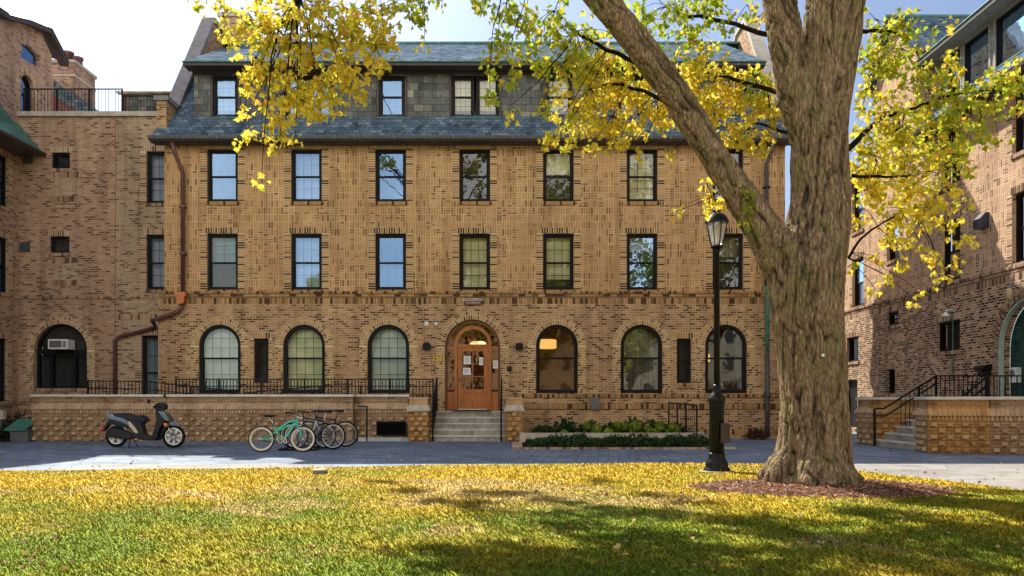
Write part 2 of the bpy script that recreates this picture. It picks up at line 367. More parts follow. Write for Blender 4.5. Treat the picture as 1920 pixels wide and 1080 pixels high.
def window(parent, cx, z0, w, h, style='dh', arch=False, grid=(3,2), blindm='bl_dark', fm='frame', glassm='glass', surround=True, y=0.0, name='window', drop=1.0, lamp=None, wm='bt', rcs=.10, sillrow=True, room=False):
    """style dh = double hung; returns the window frame object (a part); its children are the sub-parts"""
    zm = h*.49 if not arch else h*.51
    key = (round(w,3),round(h,3),style,arch,grid,rcs)
    def mk_frame():
        mb = MB(); mb.ring(outline(0,0,w-.004,h-.002,arch), outline(0,0,w,h,arch,.07), rcs, rcs+.16)
        if arch: mb.ring(outline(0,0,w-.15,h-.07,arch,0), outline(0,0,w-.15,h-.07,arch,.03), rcs-.02, rcs)
        if style == 'tri':
            mb.box(-w/2+.07, w/2-.07, rcs, rcs+.12, h-w/2-.12, h-w/2+.02)
            for x in (-w*.22, w*.22): mb.box(x-.05, x+.05, rcs, rcs+.12, .07, h-w/2-.12)
        return mb.mesh('window_frame', None)
    def mk_sash():
        mb = MB(); s = .05
        up_o = outline(0,zm-.02,w-.14,h-.07-zm+.02,arch); up_i = outline(0,zm-.02,w-.14,h-.07-zm+.02,arch,s)
        mb.ring(up_o, up_i, rcs+.03, rcs+.06)
        lo_o = outline(0,.07,w-.14,zm-.05); lo_i = outline(0,.07,w-.14,zm-.05,False,s)
        mb.ring(lo_o, lo_i, rcs+.06, rcs+.09)
        return mb.mesh('sash', None)
    def mk_munt():
        mb = MB(); m = .009; gx, gy = grid; hw = w/2-.12
        for k in range(1,gx):
            x = -hw+2*hw*k/gx; top = h-.12
            if arch: top = h-w/2+math.sqrt(max(.0,(w/2-.12)**2-x*x))
            mb.box(x-m,x+m, rcs+.047,rcs+.057, zm+.03, top); mb.box(x-m,x+m, rcs+.077,rcs+.087, .12, zm-.03)
        for k in range(1,gy+(1 if arch else 0)):
            n_ = gy+(1 if arch else 0); z = zm+.03+(h-.12-zm-.03)*k/n_; hx = hw
            if arch and z > h-w/2: hx = math.sqrt(max(0,(w/2-.12)**2-(z-h+w/2)**2))
            mb.box(-hx,hx, rcs+.046,rcs+.056, z-m,z+m)
        for k in range(1,gy):
            z = .12+(zm-.15)*k/gy; mb.box(-hw,hw, rcs+.076,rcs+.086, z-m,z+m)
        return mb.mesh('glazing_bars', None)
    def mk_pane(up):
        def f():
            mb = MB()
            if style == 'fixed': pts = outline(0,0,w,h,arch,.08); y_ = rcs+.06
            elif up: pts = outline(0,zm-.0,w-.16,h-.08-zm,arch,.01); y_ = rcs+.042
            else: pts = outline(0,.08,w-.16,zm-.06,False,.01); y_ = rcs+.072
            mb.poly([(x,y_,z) for x,z in pts]); return mb.mesh('pane', None)
        return f
    fr = link(name, cached(('f',)+key, mk_frame).copy() if False else cached(('f',fm)+key, mk_frame), parent, (cx,y,z0))
    if not fr.data.materials: fr.data.materials.append(M[fm])
    if style == 'dh':
        o = link('sash', cached(('s',fm)+key, mk_sash), fr)
        if not o.data.materials: o.data.materials.append(M[fm])
        if grid != (1,1):
            o = link('glazing_bars', cached(('m',fm)+key, mk_munt), fr)
            if not o.data.materials: o.data.materials.append(M[fm])
    for up in ((True,False) if style == 'dh' else (True,)):
        o = link('pane', cached(('p',up,glassm)+key, mk_pane(up)), fr)
        if not o.data.materials: o.data.materials.append(M[glassm])
    def mk_blind():
        mb = MB()
        if drop >= 1: mb.poly([(x,rcs+.22,z) for x,z in outline(0,0,w,h,arch,.02)])
        else: mb.poly([(x,rcs+.22,z) for x,z in outline(0,h*(1-drop),w,h*drop,False,.02)])
        return mb.mesh('blind', None)
    def mk_room():
        mb = MB(); d = 2.6; e = .9
        mb.poly([(-w/2-e,d,-.5),(w/2+e,d,-.5),(w/2+e,d,h+.1),(-w/2-e,d,h+.1)])
        for s in (-1,1): mb.poly([(s*(w/2+e),.26,-.5),(s*(w/2+e),d,-.5),(s*(w/2+e),d,h+.1),(s*(w/2+e),.26,h+.1)])
        for z in (-.5,h+.1): mb.poly([(-w/2-e,.26,z),(w/2+e,.26,z),(w/2+e,d,z),(-w/2-e,d,z)])
        return mb.mesh('room', None)
    if drop < 1:
        def mk_bk(): mb = MB(); mb.poly([(x,rcs+.32,z) for x,z in outline(0,0,w,h,arch,.0)]); return mb.mesh('room', M['bl_dark'])
        link('room', cached(('bk',)+key, mk_bk), fr)
    o = link('room' if room else 'blind', cached(('b',blindm,room,drop)+key, mk_room if room else mk_blind), fr)
    if not o.data.materials: o.data.materials.append(M[blindm])
    if lamp:
        lx,lz,lw,lh = lamp; mb = MB(); mb.lathe([(lw*.42,lz),(lw*.5,lz+.02),(lw*.5,lz+lh-.02),(lw*.42,lz+lh)], c=(lx,.85,0), n=20)
        mb.build('hanging_lamp', M['lamp_on'], fr)
    if surround:
        def mk_bed():
            mb = MB()
            if arch:
                zc = h-w/2; n = 24
                for i in range(n):
                    a,b = math.pi*i/n, math.pi*(i+1)/n
                    mb.poly([(r_*math.cos(t),-.003,zc+r_*math.sin(t)) for r_,t in ((w/2+.003,a),(w/2+.262,a),(w/2+.262,b),(w/2+.003,b))])
                for s in (-1,1): mb.poly([(s*(w/2+.003),-.003,0),(s*(w/2+.262),-.003,0),(s*(w/2+.262),-.003,zc),(s*(w/2+.003),-.003,zc)])
            else:
                L = .23 if w > .7 else .125
                if h > 1.2:
                    for s in (-1,1): mb.poly([(s*(w/2+.003),-.003,0),(s*(w/2+L),-.003,0),(s*(w/2+L),-.003,h),(s*(w/2+.003),-.003,h)])
                mb.poly([(-w/2-.065,-.004,h+.003),(w/2+.065,-.004,h+.003),(w/2+.065,-.004,h+.195),(-w/2-.065,-.004,h+.195)])
            return mb.mesh('mortar_bed', M['mortar'])
        link('mortar_bed', cached(('bed',)+key, mk_bed), fr)
        def quoin(mb, s_, top, L, y0_, arched):
            for j in range(int(top/.0783)):
                z = j*.0783
                if arched: spans = ((.004,.09),(.10,.185),(.20,.255)) if j%2 else ((.004,.055),(.065,.15),(.165,.255))
                else: spans = ((.004,L),)
                for (a_,b_) in spans: mb.box(s_*(w/2+a_), s_*(w/2+b_), y0_+random.uniform(-.003,.003), .05, z+.012, z+.068)
        def mk_q(s_):
            def f():
                random.seed(int(w*100)+int(h*10)+s_); mb = MB()
                if arch: quoin(mb, s_, h-w/2, 0, -.009, True)
                else: quoin(mb, s_, h+.02, .225 if w > .7 else .12, -.007, False)
                return mb.mesh('brick_quoin', M[wm])
            return f
        def mk_lin():
            random.seed(int(w*100)+int(h*10)+5); mb = MB()
            if arch:
                zc = h-w/2; r = w/2
                voussoirs(mb, 0, zc, r+.004, r+.125, -.012, .08, 0, math.pi, round(math.pi*(r+.06)/.078))
                voussoirs(mb, 0, zc, r+.14, r+.255, -.008, .08, 0, math.pi, round(math.pi*(r+.2)/.08))
            else: soldier_row(mb, -w/2-.06, w/2+.06, h+.004, h+.19, -.012, .08, .056, .026)
            return mb.mesh('brick_arch', M[wm])
        def mk_sill():
            random.seed(int(w*100)+9); mb = MB(); soldier_row(mb, -w/2-.05, w/2+.05, -.115, -.004, -.045, .09, .062); return mb.mesh('brick_sill', M[wm])
        link('brick_arch' if arch else 'brick_lintel', cached(('lin',wm)+key, mk_lin), fr)
        if h > 1.2:
            for s_ in (-1,1): link('brick_quoin', cached(('q',s_,wm)+key, mk_q(s_)), fr)
        if sillrow: link('brick_sill', cached(('sill',wm)+key, mk_sill), fr)
    return fr
def belt(parent, x0, x1, z0, y=0, mat='bt', low=True, name='belt_course'):
    """projecting header row over a plain row over a soldier row"""
    mb = MB()
    soldier_row(mb, x0, x1, z0-.075, z0, y-.055, y+.1, .066, .018, .006)
    soldier_row(mb, x0, x1, z0-.165, z0-.09, y-.02, y+.1, .2, .012)
    if low: soldier_row(mb, x0, x1, z0-.43, z0-.215, y-.024, y+.1, .066, .016, .007)
    o = mb.build(name, M[mat], parent, fix=False)
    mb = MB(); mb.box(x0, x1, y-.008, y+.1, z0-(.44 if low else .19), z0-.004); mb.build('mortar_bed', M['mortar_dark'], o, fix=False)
    return o
def roof_section(parent, x0, x1, dx0, dx1, wins, end0=True, end1=True, ridge=(5.0,15.05), y_eave=.1, back=10, trim='fascia', wallm='slatew'):
    # skirt roof, gutter, slate dormer wall with windows, copper eave, upper roof
    mb = MB(); mb.quad((x0,-.42,9.62),(x1,-.42,9.62),(x1,2.4,12.75),(x0,2.4,12.75))
    mb.quad((x0,-.42,9.585),(x1,-.42,9.585),(x1,.02,9.585),(x0,.02,9.585)); mb.build('skirt_roof', M['slate'], parent)
    mb = MB(); pr = [(-.56,9.66),(-.55,9.58),(-.50,9.53),(-.42,9.51),(-.34,9.53),(-.30,9.58)]
    for a,b in zip(pr, pr[1:]): mb.quad((x0,a[0],a[1]),(x1,a[0],a[1]),(x1,b[0],b[1]),(x0,b[0],b[1]))
    mb.box(x0,x1,-.57,-.545,9.645,9.67)
    mb.box(x0,x1,-.30,0.0,9.515,9.57)
    n = int((x1-x0)/.62)
    for i in range(n): x = x0+(i+.5)*(x1-x0)/n; mb.box(x-.012,x+.012,-.56,-.2,9.665,9.69)
    mb.build('gutter', M['gutter'], parent)
    mb = MB()
    for i in range(n): x = x0+(i+.5)*(x1-x0)/n; mb.box(x-.015,x+.015,-.585,-.572,9.55,9.69)
    build_each(mb, 'snow_guard', M['copper'], parent)
    # dormer wall
    yd = .5; z0, z1 = 10.42, 12.05; mb = MB()
    holes = []
    for (cx, w, kind) in wins:
        holes.append(rect(cx-w/2, cx+w/2, 10.62, 12.0))
    wall_panel(mb, rect(dx0,dx1,z0,z1), holes, yd, .14)
    for x in (dx0,dx1): mb.quad((x,yd,z0),(x,yd+2.2,z0),(x,yd+2.2,z1),(x,yd,z1))
    mb.build('dormer_wall', M[wallm], parent)
    mb = MB(); mb.box(dx0-.03,dx1+.03, yd-.09, yd+.1, 12.03, 12.088)
    mb.box(dx0-.02, dx1+.02, yd-.05, yd-.003, 10.36, 10.44)
    for (cx, w, kind) in wins:
        for s in (-1,1): mb.box(cx+s*(w/2+.04)-.04, cx+s*(w/2+.04)+.04, yd-.035, yd+.05, 10.58, 12.028)
    mb.build('fascia_board', M[trim], parent)
    mb = MB()
    mb.prism([(-.125,12.183),(.1,12.195),(.1,12.21),(-.13,12.225),(-.14,12.205)], dx0-.15, dx1+.15, M=Matrix(((0,1,0,0),(1,0,0,0),(0,0,1,0),(0,0,0,1))))
    for (cx, w, kind) in wins: mb.box(cx-w/2-.08, cx+w/2+.08, yd-.11, yd+.02, 10.55, 10.578)
    mb.build('copper_eave', M['copper'], parent)
    mb = MB(); mb.box(dx0-.13, dx1+.13, -.09, .41, 12.09, 12.18); mb.build('soffit', M[trim], parent)
    mb = MB(); mb.quad((dx0-.12,-.1,12.235),(dx1+.12,-.1,12.235),(dx1+.12,ridge[0],ridge[1]),(dx0-.12,ridge[0],ridge[1]))
    mb.quad((x0,back,12.3),(x1,back,12.3),(x1,ridge[0],ridge[1]),(x0,ridge[0],ridge[1]))
    mb.build('upper_roof', M['slate'], parent)
    mb = MB(); mb.box(x0,x1,ridge[0]-.1,ridge[0]+.1,ridge[1]-.03,ridge[1]+.05); mb.build('ridge_cap', M['copper'], parent)
# ------------------------------------------------------------------ MAIN BUILDING  (front plane at depth 26)
main = thing('brick_house', 'tan brick four storey hall with slate mansard roof, arched windows and oak front door', 'building', (0,26,0))
k26 = 26/F
cols = [PX(p,26) for p in (417,574.5,732.5,890,1047,1204,1365)]
XL, XR = PX(308,26), PX(1472,26); XLL = XL-.16
gx = [PX(p,26) for p in (414,571.5,729,886.5,1044,1202,1360)]
W2, W3 = (4.83,6.66), (7.70,9.41)
holes = [outline(x, z0, 1.0, z1-z0) for x in cols for z0,z1 in (W2,W3)]
mb = MB(); wall_panel(mb, rect(XL,XR,4.70,9.6), holes, 0, .12)
for x in (XL,XR): mb.quad((x,0,4.78),(x,9.9,4.78),(x,9.9,9.9),(x,0,9.9))
mb.build('wall', M['bu'], main)
M['bl_teal2']=blind('blind_grey_green',(.52,.64,.58)); M['bl_green2']=blind('blind_yellow_green',(.56,.62,.38))
GZ, GH, GW = 1.47, 2.22, 1.35
holes = [outline(x, GZ, GW, GH, True) for i,x in enumerate(gx) if i != 3]
DX, DW, DZ, DH = gx[3], 1.79, .90, 2.96
holes.append(outline(DX, DZ, DW, DH, True))
slits = [PX(491.5,26), PX(1281.5,26)]
holes += [rect(x-.235,x+.235,1.80,3.24) for x in slits]
YL = -.09
mb = MB(); wall_panel(mb, rect(XLL,XR+.05,-.1,4.36), holes, YL, .22)
for x in (XLL,XR+.05): mb.quad((x,YL,-.1),(x,10,-.1),(x,10,4.32),(x,YL,4.32))
mb.build('wall', M['bl'], main)
belt(main, XLL, XR+.05, 4.77, YL+.03)
# sill course and water table
mb = MB(); segs = [(XLL, DX-DW/2-.28), (DX+DW/2+.28, XR+.05)]
for a,b in segs:
    soldier_row(mb, a, b, 1.33, 1.44, YL-.05, YL+.05, .062, .02, .006)
    soldier_row(mb, a, b, .96, 1.13, YL-.055, YL+.05, .062, .02, .008)
    soldier_row(mb, a, b, .12, .3, YL-.02, YL+.05, .066, .016, .006)
o = mb.build('water_table', M['bt'], main, fix=False)
mb = MB()
for a,b in segs:
    mb.box(a,b,YL-.012,YL+.05,1.325,1.445); mb.box(a,b,YL-.02,YL+.05,.95,1.14)
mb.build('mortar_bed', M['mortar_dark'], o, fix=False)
D3 = [.52,1,1,1,.45,1,1]; D2 = [.5,1,1,1,.8,.3,.4]
B3 = ['bl_sky','bl_pale','bl_dark','bl_dark','bl_cream','bl_cream','bl_dark']
B2 = ['bl_teal','bl_pale','bl_sky','bl_cream','bl_cream','bl_pale','bl_fold']
G3 = ['glass_hi','glass_hi','glass_hi','glass','glass','glass','glass']
G2 = ['glass','glass_hi','glass_hi','glass','glass','glass_hi','glass']
for i,x in enumerate(cols):
    f = 'frame' if i < 3 else 'frameb'
    window(main, x, W3[0], 1.0, W3[1]-W3[0], grid=(3,2) if i != 4 and i != 2 else (1,1), blindm=B3[i], fm=f, glassm=G3[i], drop=D3[i])
    window(main, x, W2[0], 1.0, W2[1]-W2[0], grid=(2,3) if i == 0 else (3,2) if i in (1,2,3,4) else (1,1), blindm=B2[i], fm=f, glassm=G2[i], drop=D2[i])
GB = {0:'bl_teal2',1:'bl_green2',2:'bl_teal2',4:'bl_room',5:'bl_fold',6:'bl_room'}
for i,x in enumerate(gx):
    if i == 3: continue
    window(main, x, GZ, GW, GH, arch=True, grid=(4,2) if i < 3 else (1,1), blindm=GB[i], fm='frame' if i<3 else 'frameb', y=YL, rcs=.07,
           glassm='glass_hi' if i >= 5 else 'glass', lamp={4:(-.28,1.5,.62,.3),6:(-.42,1.05,.2,.26)}.get(i), room=i in (4,6), sillrow=False)
for x in slits: window(main, x, 1.80, .47, 1.44, grid=(1,1), blindm='bl_dark', fm='frameb', y=YL, glassm='glass_lo')
dorm = [(PX(423,26.5),.82,1),(PX(580,26.5),1.52,2),(PX(735,26.5),.86,1),(PX(891,26.5),1.58,2),(PX(1048,26.5),.86,1),(PX(1204,26.5),1.55,2),(PX(1362,26.5),.86,1)]
DR0, DR1 = PX(364,26.5), PX(1418,26.5)
roof_section(main, XL-.28, XR+.25, DR0, DR1, dorm)
DB = ['bl_pale','bl_pale','bl_sky','bl_cream','bl_cream','bl_dark','bl_dark']
for i,(cx,w,kd) in enumerate(dorm):
    for j in range(kd):
        ww = w if kd == 1 else w/2-.03; xx = cx if kd == 1 else cx+(-1,1)[j]*(ww/2+.03)
        window(main, xx, 10.62, ww, 1.38, grid=(3,2), blindm=DB[i], fm='frame' if i<2 else 'frameb', surround=False, y=.5, rcs=.02, glassm='glass_hi' if i<3 else 'glass')
# gable parapets with stone coping
for s,(xa,xb) in ((-1,(XL-.30,XL+.12)),(1,(XR-.12,XR+.30))):
    prof = [(.0,9.7),(.0,11.0),(.9,11.0),(4.1,15.45),(5.3,15.45),(9.5,12.4),(9.9,9.7)]
    SW = Matrix(((0,1,0,0),(1,0,0,0),(0,0,1,0),(0,0,0,1)))
    mb = MB(); mb.prism(prof, xa+.05, xb-.05, M=SW); o = mb.build('gable_parapet', M['bt' if False else 'bl'], main)
    mb = MB()
    for a,b in (((-.06,11.0),(.92,11.0)),((.85,10.95),(4.1,15.47)),((4.06,15.5),(5.32,15.5)),((5.3,15.47),(9.5,12.45))):
        va, vb = Vector((0,a[0],a[1])), Vector((0,b[0],b[1])); d = (vb-va).normalized(); nn = Vector((0,-d.z,d.y))
        P = [va-nn*.02, vb-nn*.02, vb+nn*.13, va+nn*.13]
        mb.prism([(p.y,p.z) for p in P], xa-.03, xb+.03, M=SW)
    mb.build('coping', M['stone'] if s > 0 else plain('coping_grey',(.24,.22,.23),.8,var=.3,sc=4), o)
# chimney rising behind the left end of the ridge
mb = MB(); cxx = PX(443,31.5); mb.box(cxx-.55,cxx+.55,5.2,6.4,14,16.2); o = mb.build('chimney', M['bred'], main)
mb = MB(); mb.box(cxx-.62,cxx+.62,5.13,6.47,16.2,16.35); mb.build('chimney_cap', M['stone'], o)
# back of the block closes the volume
mb = MB(); mb.quad((XL,10,0),(XR,10,0),(XR,10,12.4),(XL,10,12.4)); mb.build('rear_wall', M['bl'], main)
# ---- front door
dz = 2.96; zc_ = DZ+dz-DW/2        # spring height
R = DW/2
mb = MB(); mb.ring(outline(DX,DZ,DW-.004,dz-.002,True), outline(DX,DZ,DW,dz,True,.075,inb=0), YL+.10, YL+.24)
fr = mb.build('door_frame', M['wood_dark'], main)
mb = MB(); ri, ro = .50, .60; zi = zc_+.10
arcpts = lambda r,n=20: [(DX+r*math.cos(math.pi*k/n), zi+r*math.sin(math.pi*k/n)) for k in range(n+1)]
o_ = [(DX-ro,DZ),]+arcpts(ro)[::-1]+[(DX+ro,DZ)]; i_ = [(DX-ri,DZ)]+arcpts(ri)[::-1]+[(DX+ri,DZ)]
n_ = len(o_)
for i in range(n_-1):
    mb.prism([o_[i],o_[i+1],i_[i+1],i_[i]], YL+.08, YL+.22)
mb.box(DX-.5,DX+.5, YL+.085, YL+.2, zi-.10, zi)                       # transom bar over the leaf
for s in (-1,1):
    mb.box(DX+s*.602, DX+s*(R-.07), YL+.12, YL+.2, zc_-.04, zc_+.03)
    mb.box(DX+s*.602, DX+s*(R-.07), YL+.12, YL+.2, DZ, DZ+.62)
    mb.box(DX+s*.66, DX+s*(R-.12), YL+.105, YL+.125, DZ+.09, DZ+.54)
mb.build('door_surround', M['wood'], fr)
mb = MB()
for k in range(1,6):
    a = math.pi*k/6; mb.bar((DX+.04*math.cos(a),YL+.15,zi+.04*math.sin(a)),(DX+.5*math.cos(a),YL+.15,zi+.5*math.sin(a)),.022)
mb.tube([(DX+.13*math.cos(math.pi*k/10),YL+.15,zi+.13*math.sin(math.pi*k/10)) for k in range(11)], .012, 6)
for k in (1,2,3,4,5):
    a = math.pi*k/6; ca,sa = math.cos(a),math.sin(a)
    mb.bar((DX+.59*ca,YL+.15,zi+.59*sa),(DX+(R-.06)*ca,YL+.15,zc_+(R-.06)*sa),.03,.03)
mb.build('fanlight_bars', M['wood_dark'], fr)
mb = MB(); mb.poly([(x,YL+.17,z) for x,z in outline(DX,DZ+.62,DW,dz-.62,True,.06)]); mb.build('pane', glass('door_glass', .10, gc=(1,.96,.9), wav=.25), fr)
leaf_z = zi-.10
mb = MB(); x0,x1 = DX-.49,DX+.49; y0,y1 = YL+.115,YL+.165
mb.box(x0,x0+.13,y0,y1,DZ+.03,leaf_z); mb.box(x1-.13,x1,y0,y1,DZ+.03,leaf_z)
mb.box(x0+.13,x1-.13,y0,y1,leaf_z-.13,leaf_z); mb.box(x0+.13,x1-.13,y0,y1,DZ+.03,DZ+.16); mb.box(x0+.13,x1-.13,y0,y1,DZ+.56,DZ+.70)
mb.box(x0+.13,x1-.13,y0+.022,y1,DZ+.16,DZ+.56)
mb.box(DX-.015,DX+.015,y0+.01,y1,DZ+.7,leaf_z-.13)
for k in (1,2): z = DZ+.7+(leaf_z-.13-DZ-.7)*k/3; mb.box(x0+.13,x1-.13,y0+.012,y1-.002,z-.014,z+.014)
dr = mb.build('door', M['wood'], main)
mb = MB(); mb.lathe([(.02,0),(.035,.02),(.035,.05),(.01,.06)], c=(DX-.43,YL+.05,DZ+1.02), n=12, axis='y'); mb.bar((DX-.43,YL+.07,DZ+.92),(DX-.43,YL+.07,DZ+1.15),.03,.015); mb.build('handle', M['grey'], dr)
mb = MB(); mb.box(x0+.02,x1-.02,y0-.006,y0-.001,DZ+.035,DZ+.06); mb.build('kick_plate', M['white'], dr)
mb = MB(); e=1.3; h_=dz+.3
mb.poly([(DX-e,3.2,DZ),(DX+e,3.2,DZ),(DX+e,3.2,DZ+h_),(DX-e,3.2,DZ+h_)])
for s in (-1,1): mb.poly([(DX+s*e,.3,DZ),(DX+s*e,3.2,DZ),(DX+s*e,3.2,DZ+h_),(DX+s*e,.3,DZ+h_)])
for z in (DZ,DZ+h_): mb.poly([(DX-e,.3,z),(DX+e,.3,z),(DX+e,3.2,z),(DX-e,3.2,z)])
mb.build('hallway', blind('hall_orange',(.30,.13,.04)), main)
mb = MB(); mb.lathe([(.1,0),(.26,.04),(.28,.12),(.2,.17)], c=(DX+.1,1.6,zi+.03), n=20); mb.build('hall_lamp', emit('hall_lamp_lit',(1,.6,.2),3.5), main)
mb = MB(); r0 = R
voussoirs(mb, DX, zc_, r0+.004, r0+.125, YL-.012, YL+.09, 0, math.pi, 40); voussoirs(mb, DX, zc_, r0+.14, r0+.27, YL-.016, YL+.09, 0, math.pi, 46)
for s in (-1,1):
    for j in range(int((zc_-DZ)/.0783)):
        z = DZ+j*.0783
        for (a,b) in (((.004,.09),(.10,.185),(.20,.27)) if j%2 else ((.004,.055),(.065,.15),(.165,.27))):
            mb.box(DX+s*(r0+a), DX+s*(r0+b), YL-.010+random.uniform(-.003,.003), YL+.05, z+.012, z+.068)
mb.build('brick_surround', M['bt'], fr, fix=False)
mb = MB()
for i in range(24):
    a_,b_ = math.pi*i/24, math.pi*(i+1)/24; mb.poly([(DX+r_*math.cos(t),YL-.003,zc_+r_*math.sin(t)) for r_,t in ((R+.003,a_),(R+.275,a_),(R+.275,b_),(R+.003,b_))])
for s in (-1,1): mb.poly([(DX+s*(R+.003),YL-.003,DZ),(DX+s*(R+.275),YL-.003,DZ),(DX+s*(R+.275),YL-.003,zc_),(DX+s*(R+.003),YL-.003,zc_)])
mb.build('mortar_bed', M['mortar'], fr)
# ------------------------------------------------------------------ fittings on the main front
def text_mesh(s, size, align='CENTER', ext=.004):
    cu = bpy.data.curves.new('lettering', 'FONT'); cu.body = s; cu.size = size; cu.align_x = align; cu.extrude = ext; cu.align_y = 'CENTER'
    o = bpy.data.objects.new('tmp', cu); COL.objects.link(o); o.rotation_euler = (math.pi/2,0,0)
    bpy.context.view_layer.update(); me = bpy.data.meshes.new_from_object(o.evaluated_get(bpy.context.evaluated_depsgraph_get()))
    me.transform(Matrix.Rotation(math.pi/2,4,'X')); bpy.data.objects.remove(o); return me
wy = 26+YL
def at_root(name, label, cat, loc, group=None): return thing(name, label, cat, loc, 0, group)
px_, pz_ = PX(887,25.9), PZ(564.5,25.9)
pq = at_root('name_plaque', 'dark brown name plaque reading GOODRICH on the brick band above the front door', 'sign', (px_,wy-.05,pz_))
mb = MB(); mb.box(-.29,.29,-.02,.015,-.125,.125); mb.build('plate', M['wood_dark'], pq)
for s_,sz,z_ in (('GOODRICH',.125,.035),('2321 SHERIDAN',.062,-.065)):
    me = text_mesh(s_, sz); me.materials.append(M['white']); link('lettering', me, pq, (0,-.024,z_))
me = text_mesh('2321', .21, ext=.012); me.materials.append(plain('brass', (.95,.62,.06), .4, .2))
hn = link('house_number', me, None, (PX(823,25.9),wy-.02,PZ(673,25.9))); tag(hn, 'gold house number 2321 on the brick beside the oak door', 'house number')
for px,lab in ((800,'dark box wall lamp left of the oak door'),(973.5,'dark box wall lamp right of the oak door')):
    t = at_root('wall_lamp', lab, 'wall lamp', (PX(px,25.85),wy,PZ(650,25.85)), 'box lamps flanking the front door')
    mb = MB(); mb.prism([(-.12,-.10),(.12,-.10),(.12,.07),(.09,.11),(-.09,.11),(-.12,.07)], -.17, -.02); mb.build('housing', M['iron'], t)
    mb = MB(); mb.box(-.08,.08,-.02,0.0,-.08,.08); mb.build('back_plate', M['grey'], t)
for px,s in ((799.5,.065),(817.5,.052)):
    mb = MB((PX(px,25.85),wy,PZ(607,25.85))); ox,oy,oz = mb.o; mb.box(ox-s,ox+s,oy-.06,oy,oz-s,oz+s); mb.box(ox-s*.6,ox+s*.6,oy-.085,oy-.061,oz-s*.5,oz+s*.5)
    o = mb.build('alarm_box', M['white'], None, loc=tuple(mb.o)); tag(o, 'larger left one of two small white boxes over the wall lamp' if s>.06 else 'smaller right one of two small white boxes over the wall lamp', 'alarm box', 'small white boxes on the brick')
t = at_root('door_keypad', 'small black keypad with a red light on brick right of the door', 'keypad', (PX(955,25.85),wy,PZ(691.5,25.85)))
mb = MB(); mb.box(-.075,.075,-.05,0,-.075,.075); mb.build('housing', M['iron'], t)
mb = MB(); mb.box(-.03,.0,-.055,-.051,.01,.035); mb.build('indicator', plain('red_plastic',(.6,.03,.02),.4), t)
t = at_root('outlet_box', 'grey metal junction box on the water table right of the door', 'junction box', (PX(1115,25.75),wy-.06,PZ(756,25.75)))
mb = MB(); mb.box(-.12,.12,-.12,0,-.17,.17); mb.build('housing', M['grey'], t); mb = MB(); mb.box(-.135,.135,-.14,-.121,-.185,.185); mb.build('cover', M['grey'], t)
for i,(px,pz,w,h,lab) in enumerate(((876,675,.23,.26,'upper left white paper notice taped inside the door glass'),(875,696,.25,.22,'lower white paper notice with blue edge on the door glass'),(902,677,.13,.25,'narrow white paper notice on the right pane of the door'),(929,683,.17,.26,'white paper notice on the sidelight right of the door'))):
    d = 25.93; t = at_root('paper_notice', lab, 'notice', (PX(px,d), 26+YL+(.10 if px<910 else .155), PZ(pz,d)), 'paper notices on the front door')
    mb = MB(); mb.box(-w/2,w/2,-.004,0,-h/2,h/2); mb.build('sheet', M['white'], t)
    mb = MB()
    for k in range(5): mb.box(-w*.36,w*(.2+.16*(k%2)),-.006,-.0045,h*(.3-.14*k)-.006,h*(.3-.14*k)+.006)
    mb.build('print', M['bl_sky' if i==1 else 'grey'], t)
t = at_root('door_mat', 'black rubber door mat on the landing', 'door mat', (PX(885,25.4),25.45,.902))
mb = MB(); mb.box(-.62,.62,-.28,.28,0,.018); mb.build('mat', M['iron'], t)
def pipe_thing(name, label, pts, r, mat, clamps, base, extra=None, cat='downpipe'):
    t = thing(name, label, cat, base); B = Vector(base)
    mb = MB(base); mb.tube(pts, r, 10); mb.build('pipe', M[mat], t)
    for p in clamps: mb = MB(base); mb.box(p[0]-r*1.6,p[0]+r*1.6,p[1]-r*1.2,p[1]+r*1.6,p[2]-.03,p[2]+.03); mb.build('bracket', M['iron' if mat!='copper_brown' else mat], t)
    return t
xr = PX(1437,25.8)
t = pipe_thing('downpipe', 'grey green downpipe at the right end of the tan brick front behind the trunk', [(xr+.12,25.5,9.45),(xr+.1,25.6,9.2),(xr,25.78,8.85),(xr,25.78,4.9)], .065, 'gutter', [(xr,25.78,8.1),(xr,25.78,6)], (xr,25.78,0))
mb = MB((xr,25.78,0)); mb.tube([(xr,25.76,4.9),(xr,25.7,4.7),(xr,25.7,2.8)], .065, 10); mb.build('copper_length', M['copper'], t)
mb = MB((xr,25.78,0)); mb.tube([(xr,25.7,2.8),(xr,25.7,.05)], .07, 10); mb.tube([(xr,25.7,1.32),(xr,25.7,1.5)], .11, 10); mb.build('lower_pipe', M['gutter'], t)
# left downpipe with copper box, crossing to the connector
xl = PX(341,25.8)
t = pipe_thing('downpipe', 'brown copper downpipe with orange box that crosses onto the connector wall', [(PX(325,25.6),25.5,9.45),(PX(328,25.6),25.55,9.2),(xl,25.86,8.6),(xl,25.86,4.75)], .062, 'copper_brown', [(xl,25.86,7.5),(xl,25.86,6)], (xl,25.8,0))
mb = MB((xl,25.8,0)); mb.prism([(xl-.17,4.72),(xl+.17,4.72),(xl+.17,4.6),(xl+.12,4.55),(xl+.12,4.40),(xl+.07,4.34),(xl-.07,4.34),(xl-.12,4.40),(xl-.12,4.55),(xl-.17,4.6)], 25.66, 25.9)
mb.build('collector_box', plain('copper_orange',(.5,.16,.05),.4,.3,var=.3), t)
mb = MB((xl,25.8,0)); xq = PX(216,27.4)
mb.tube([(xl,25.78,4.36),(xl-.02,25.78,4.2),(xl-.12,25.78,4.1),(PX(292,25.8),25.78,3.84),(PX(290,25.8)-.1,25.82,3.82)], .062, 10)
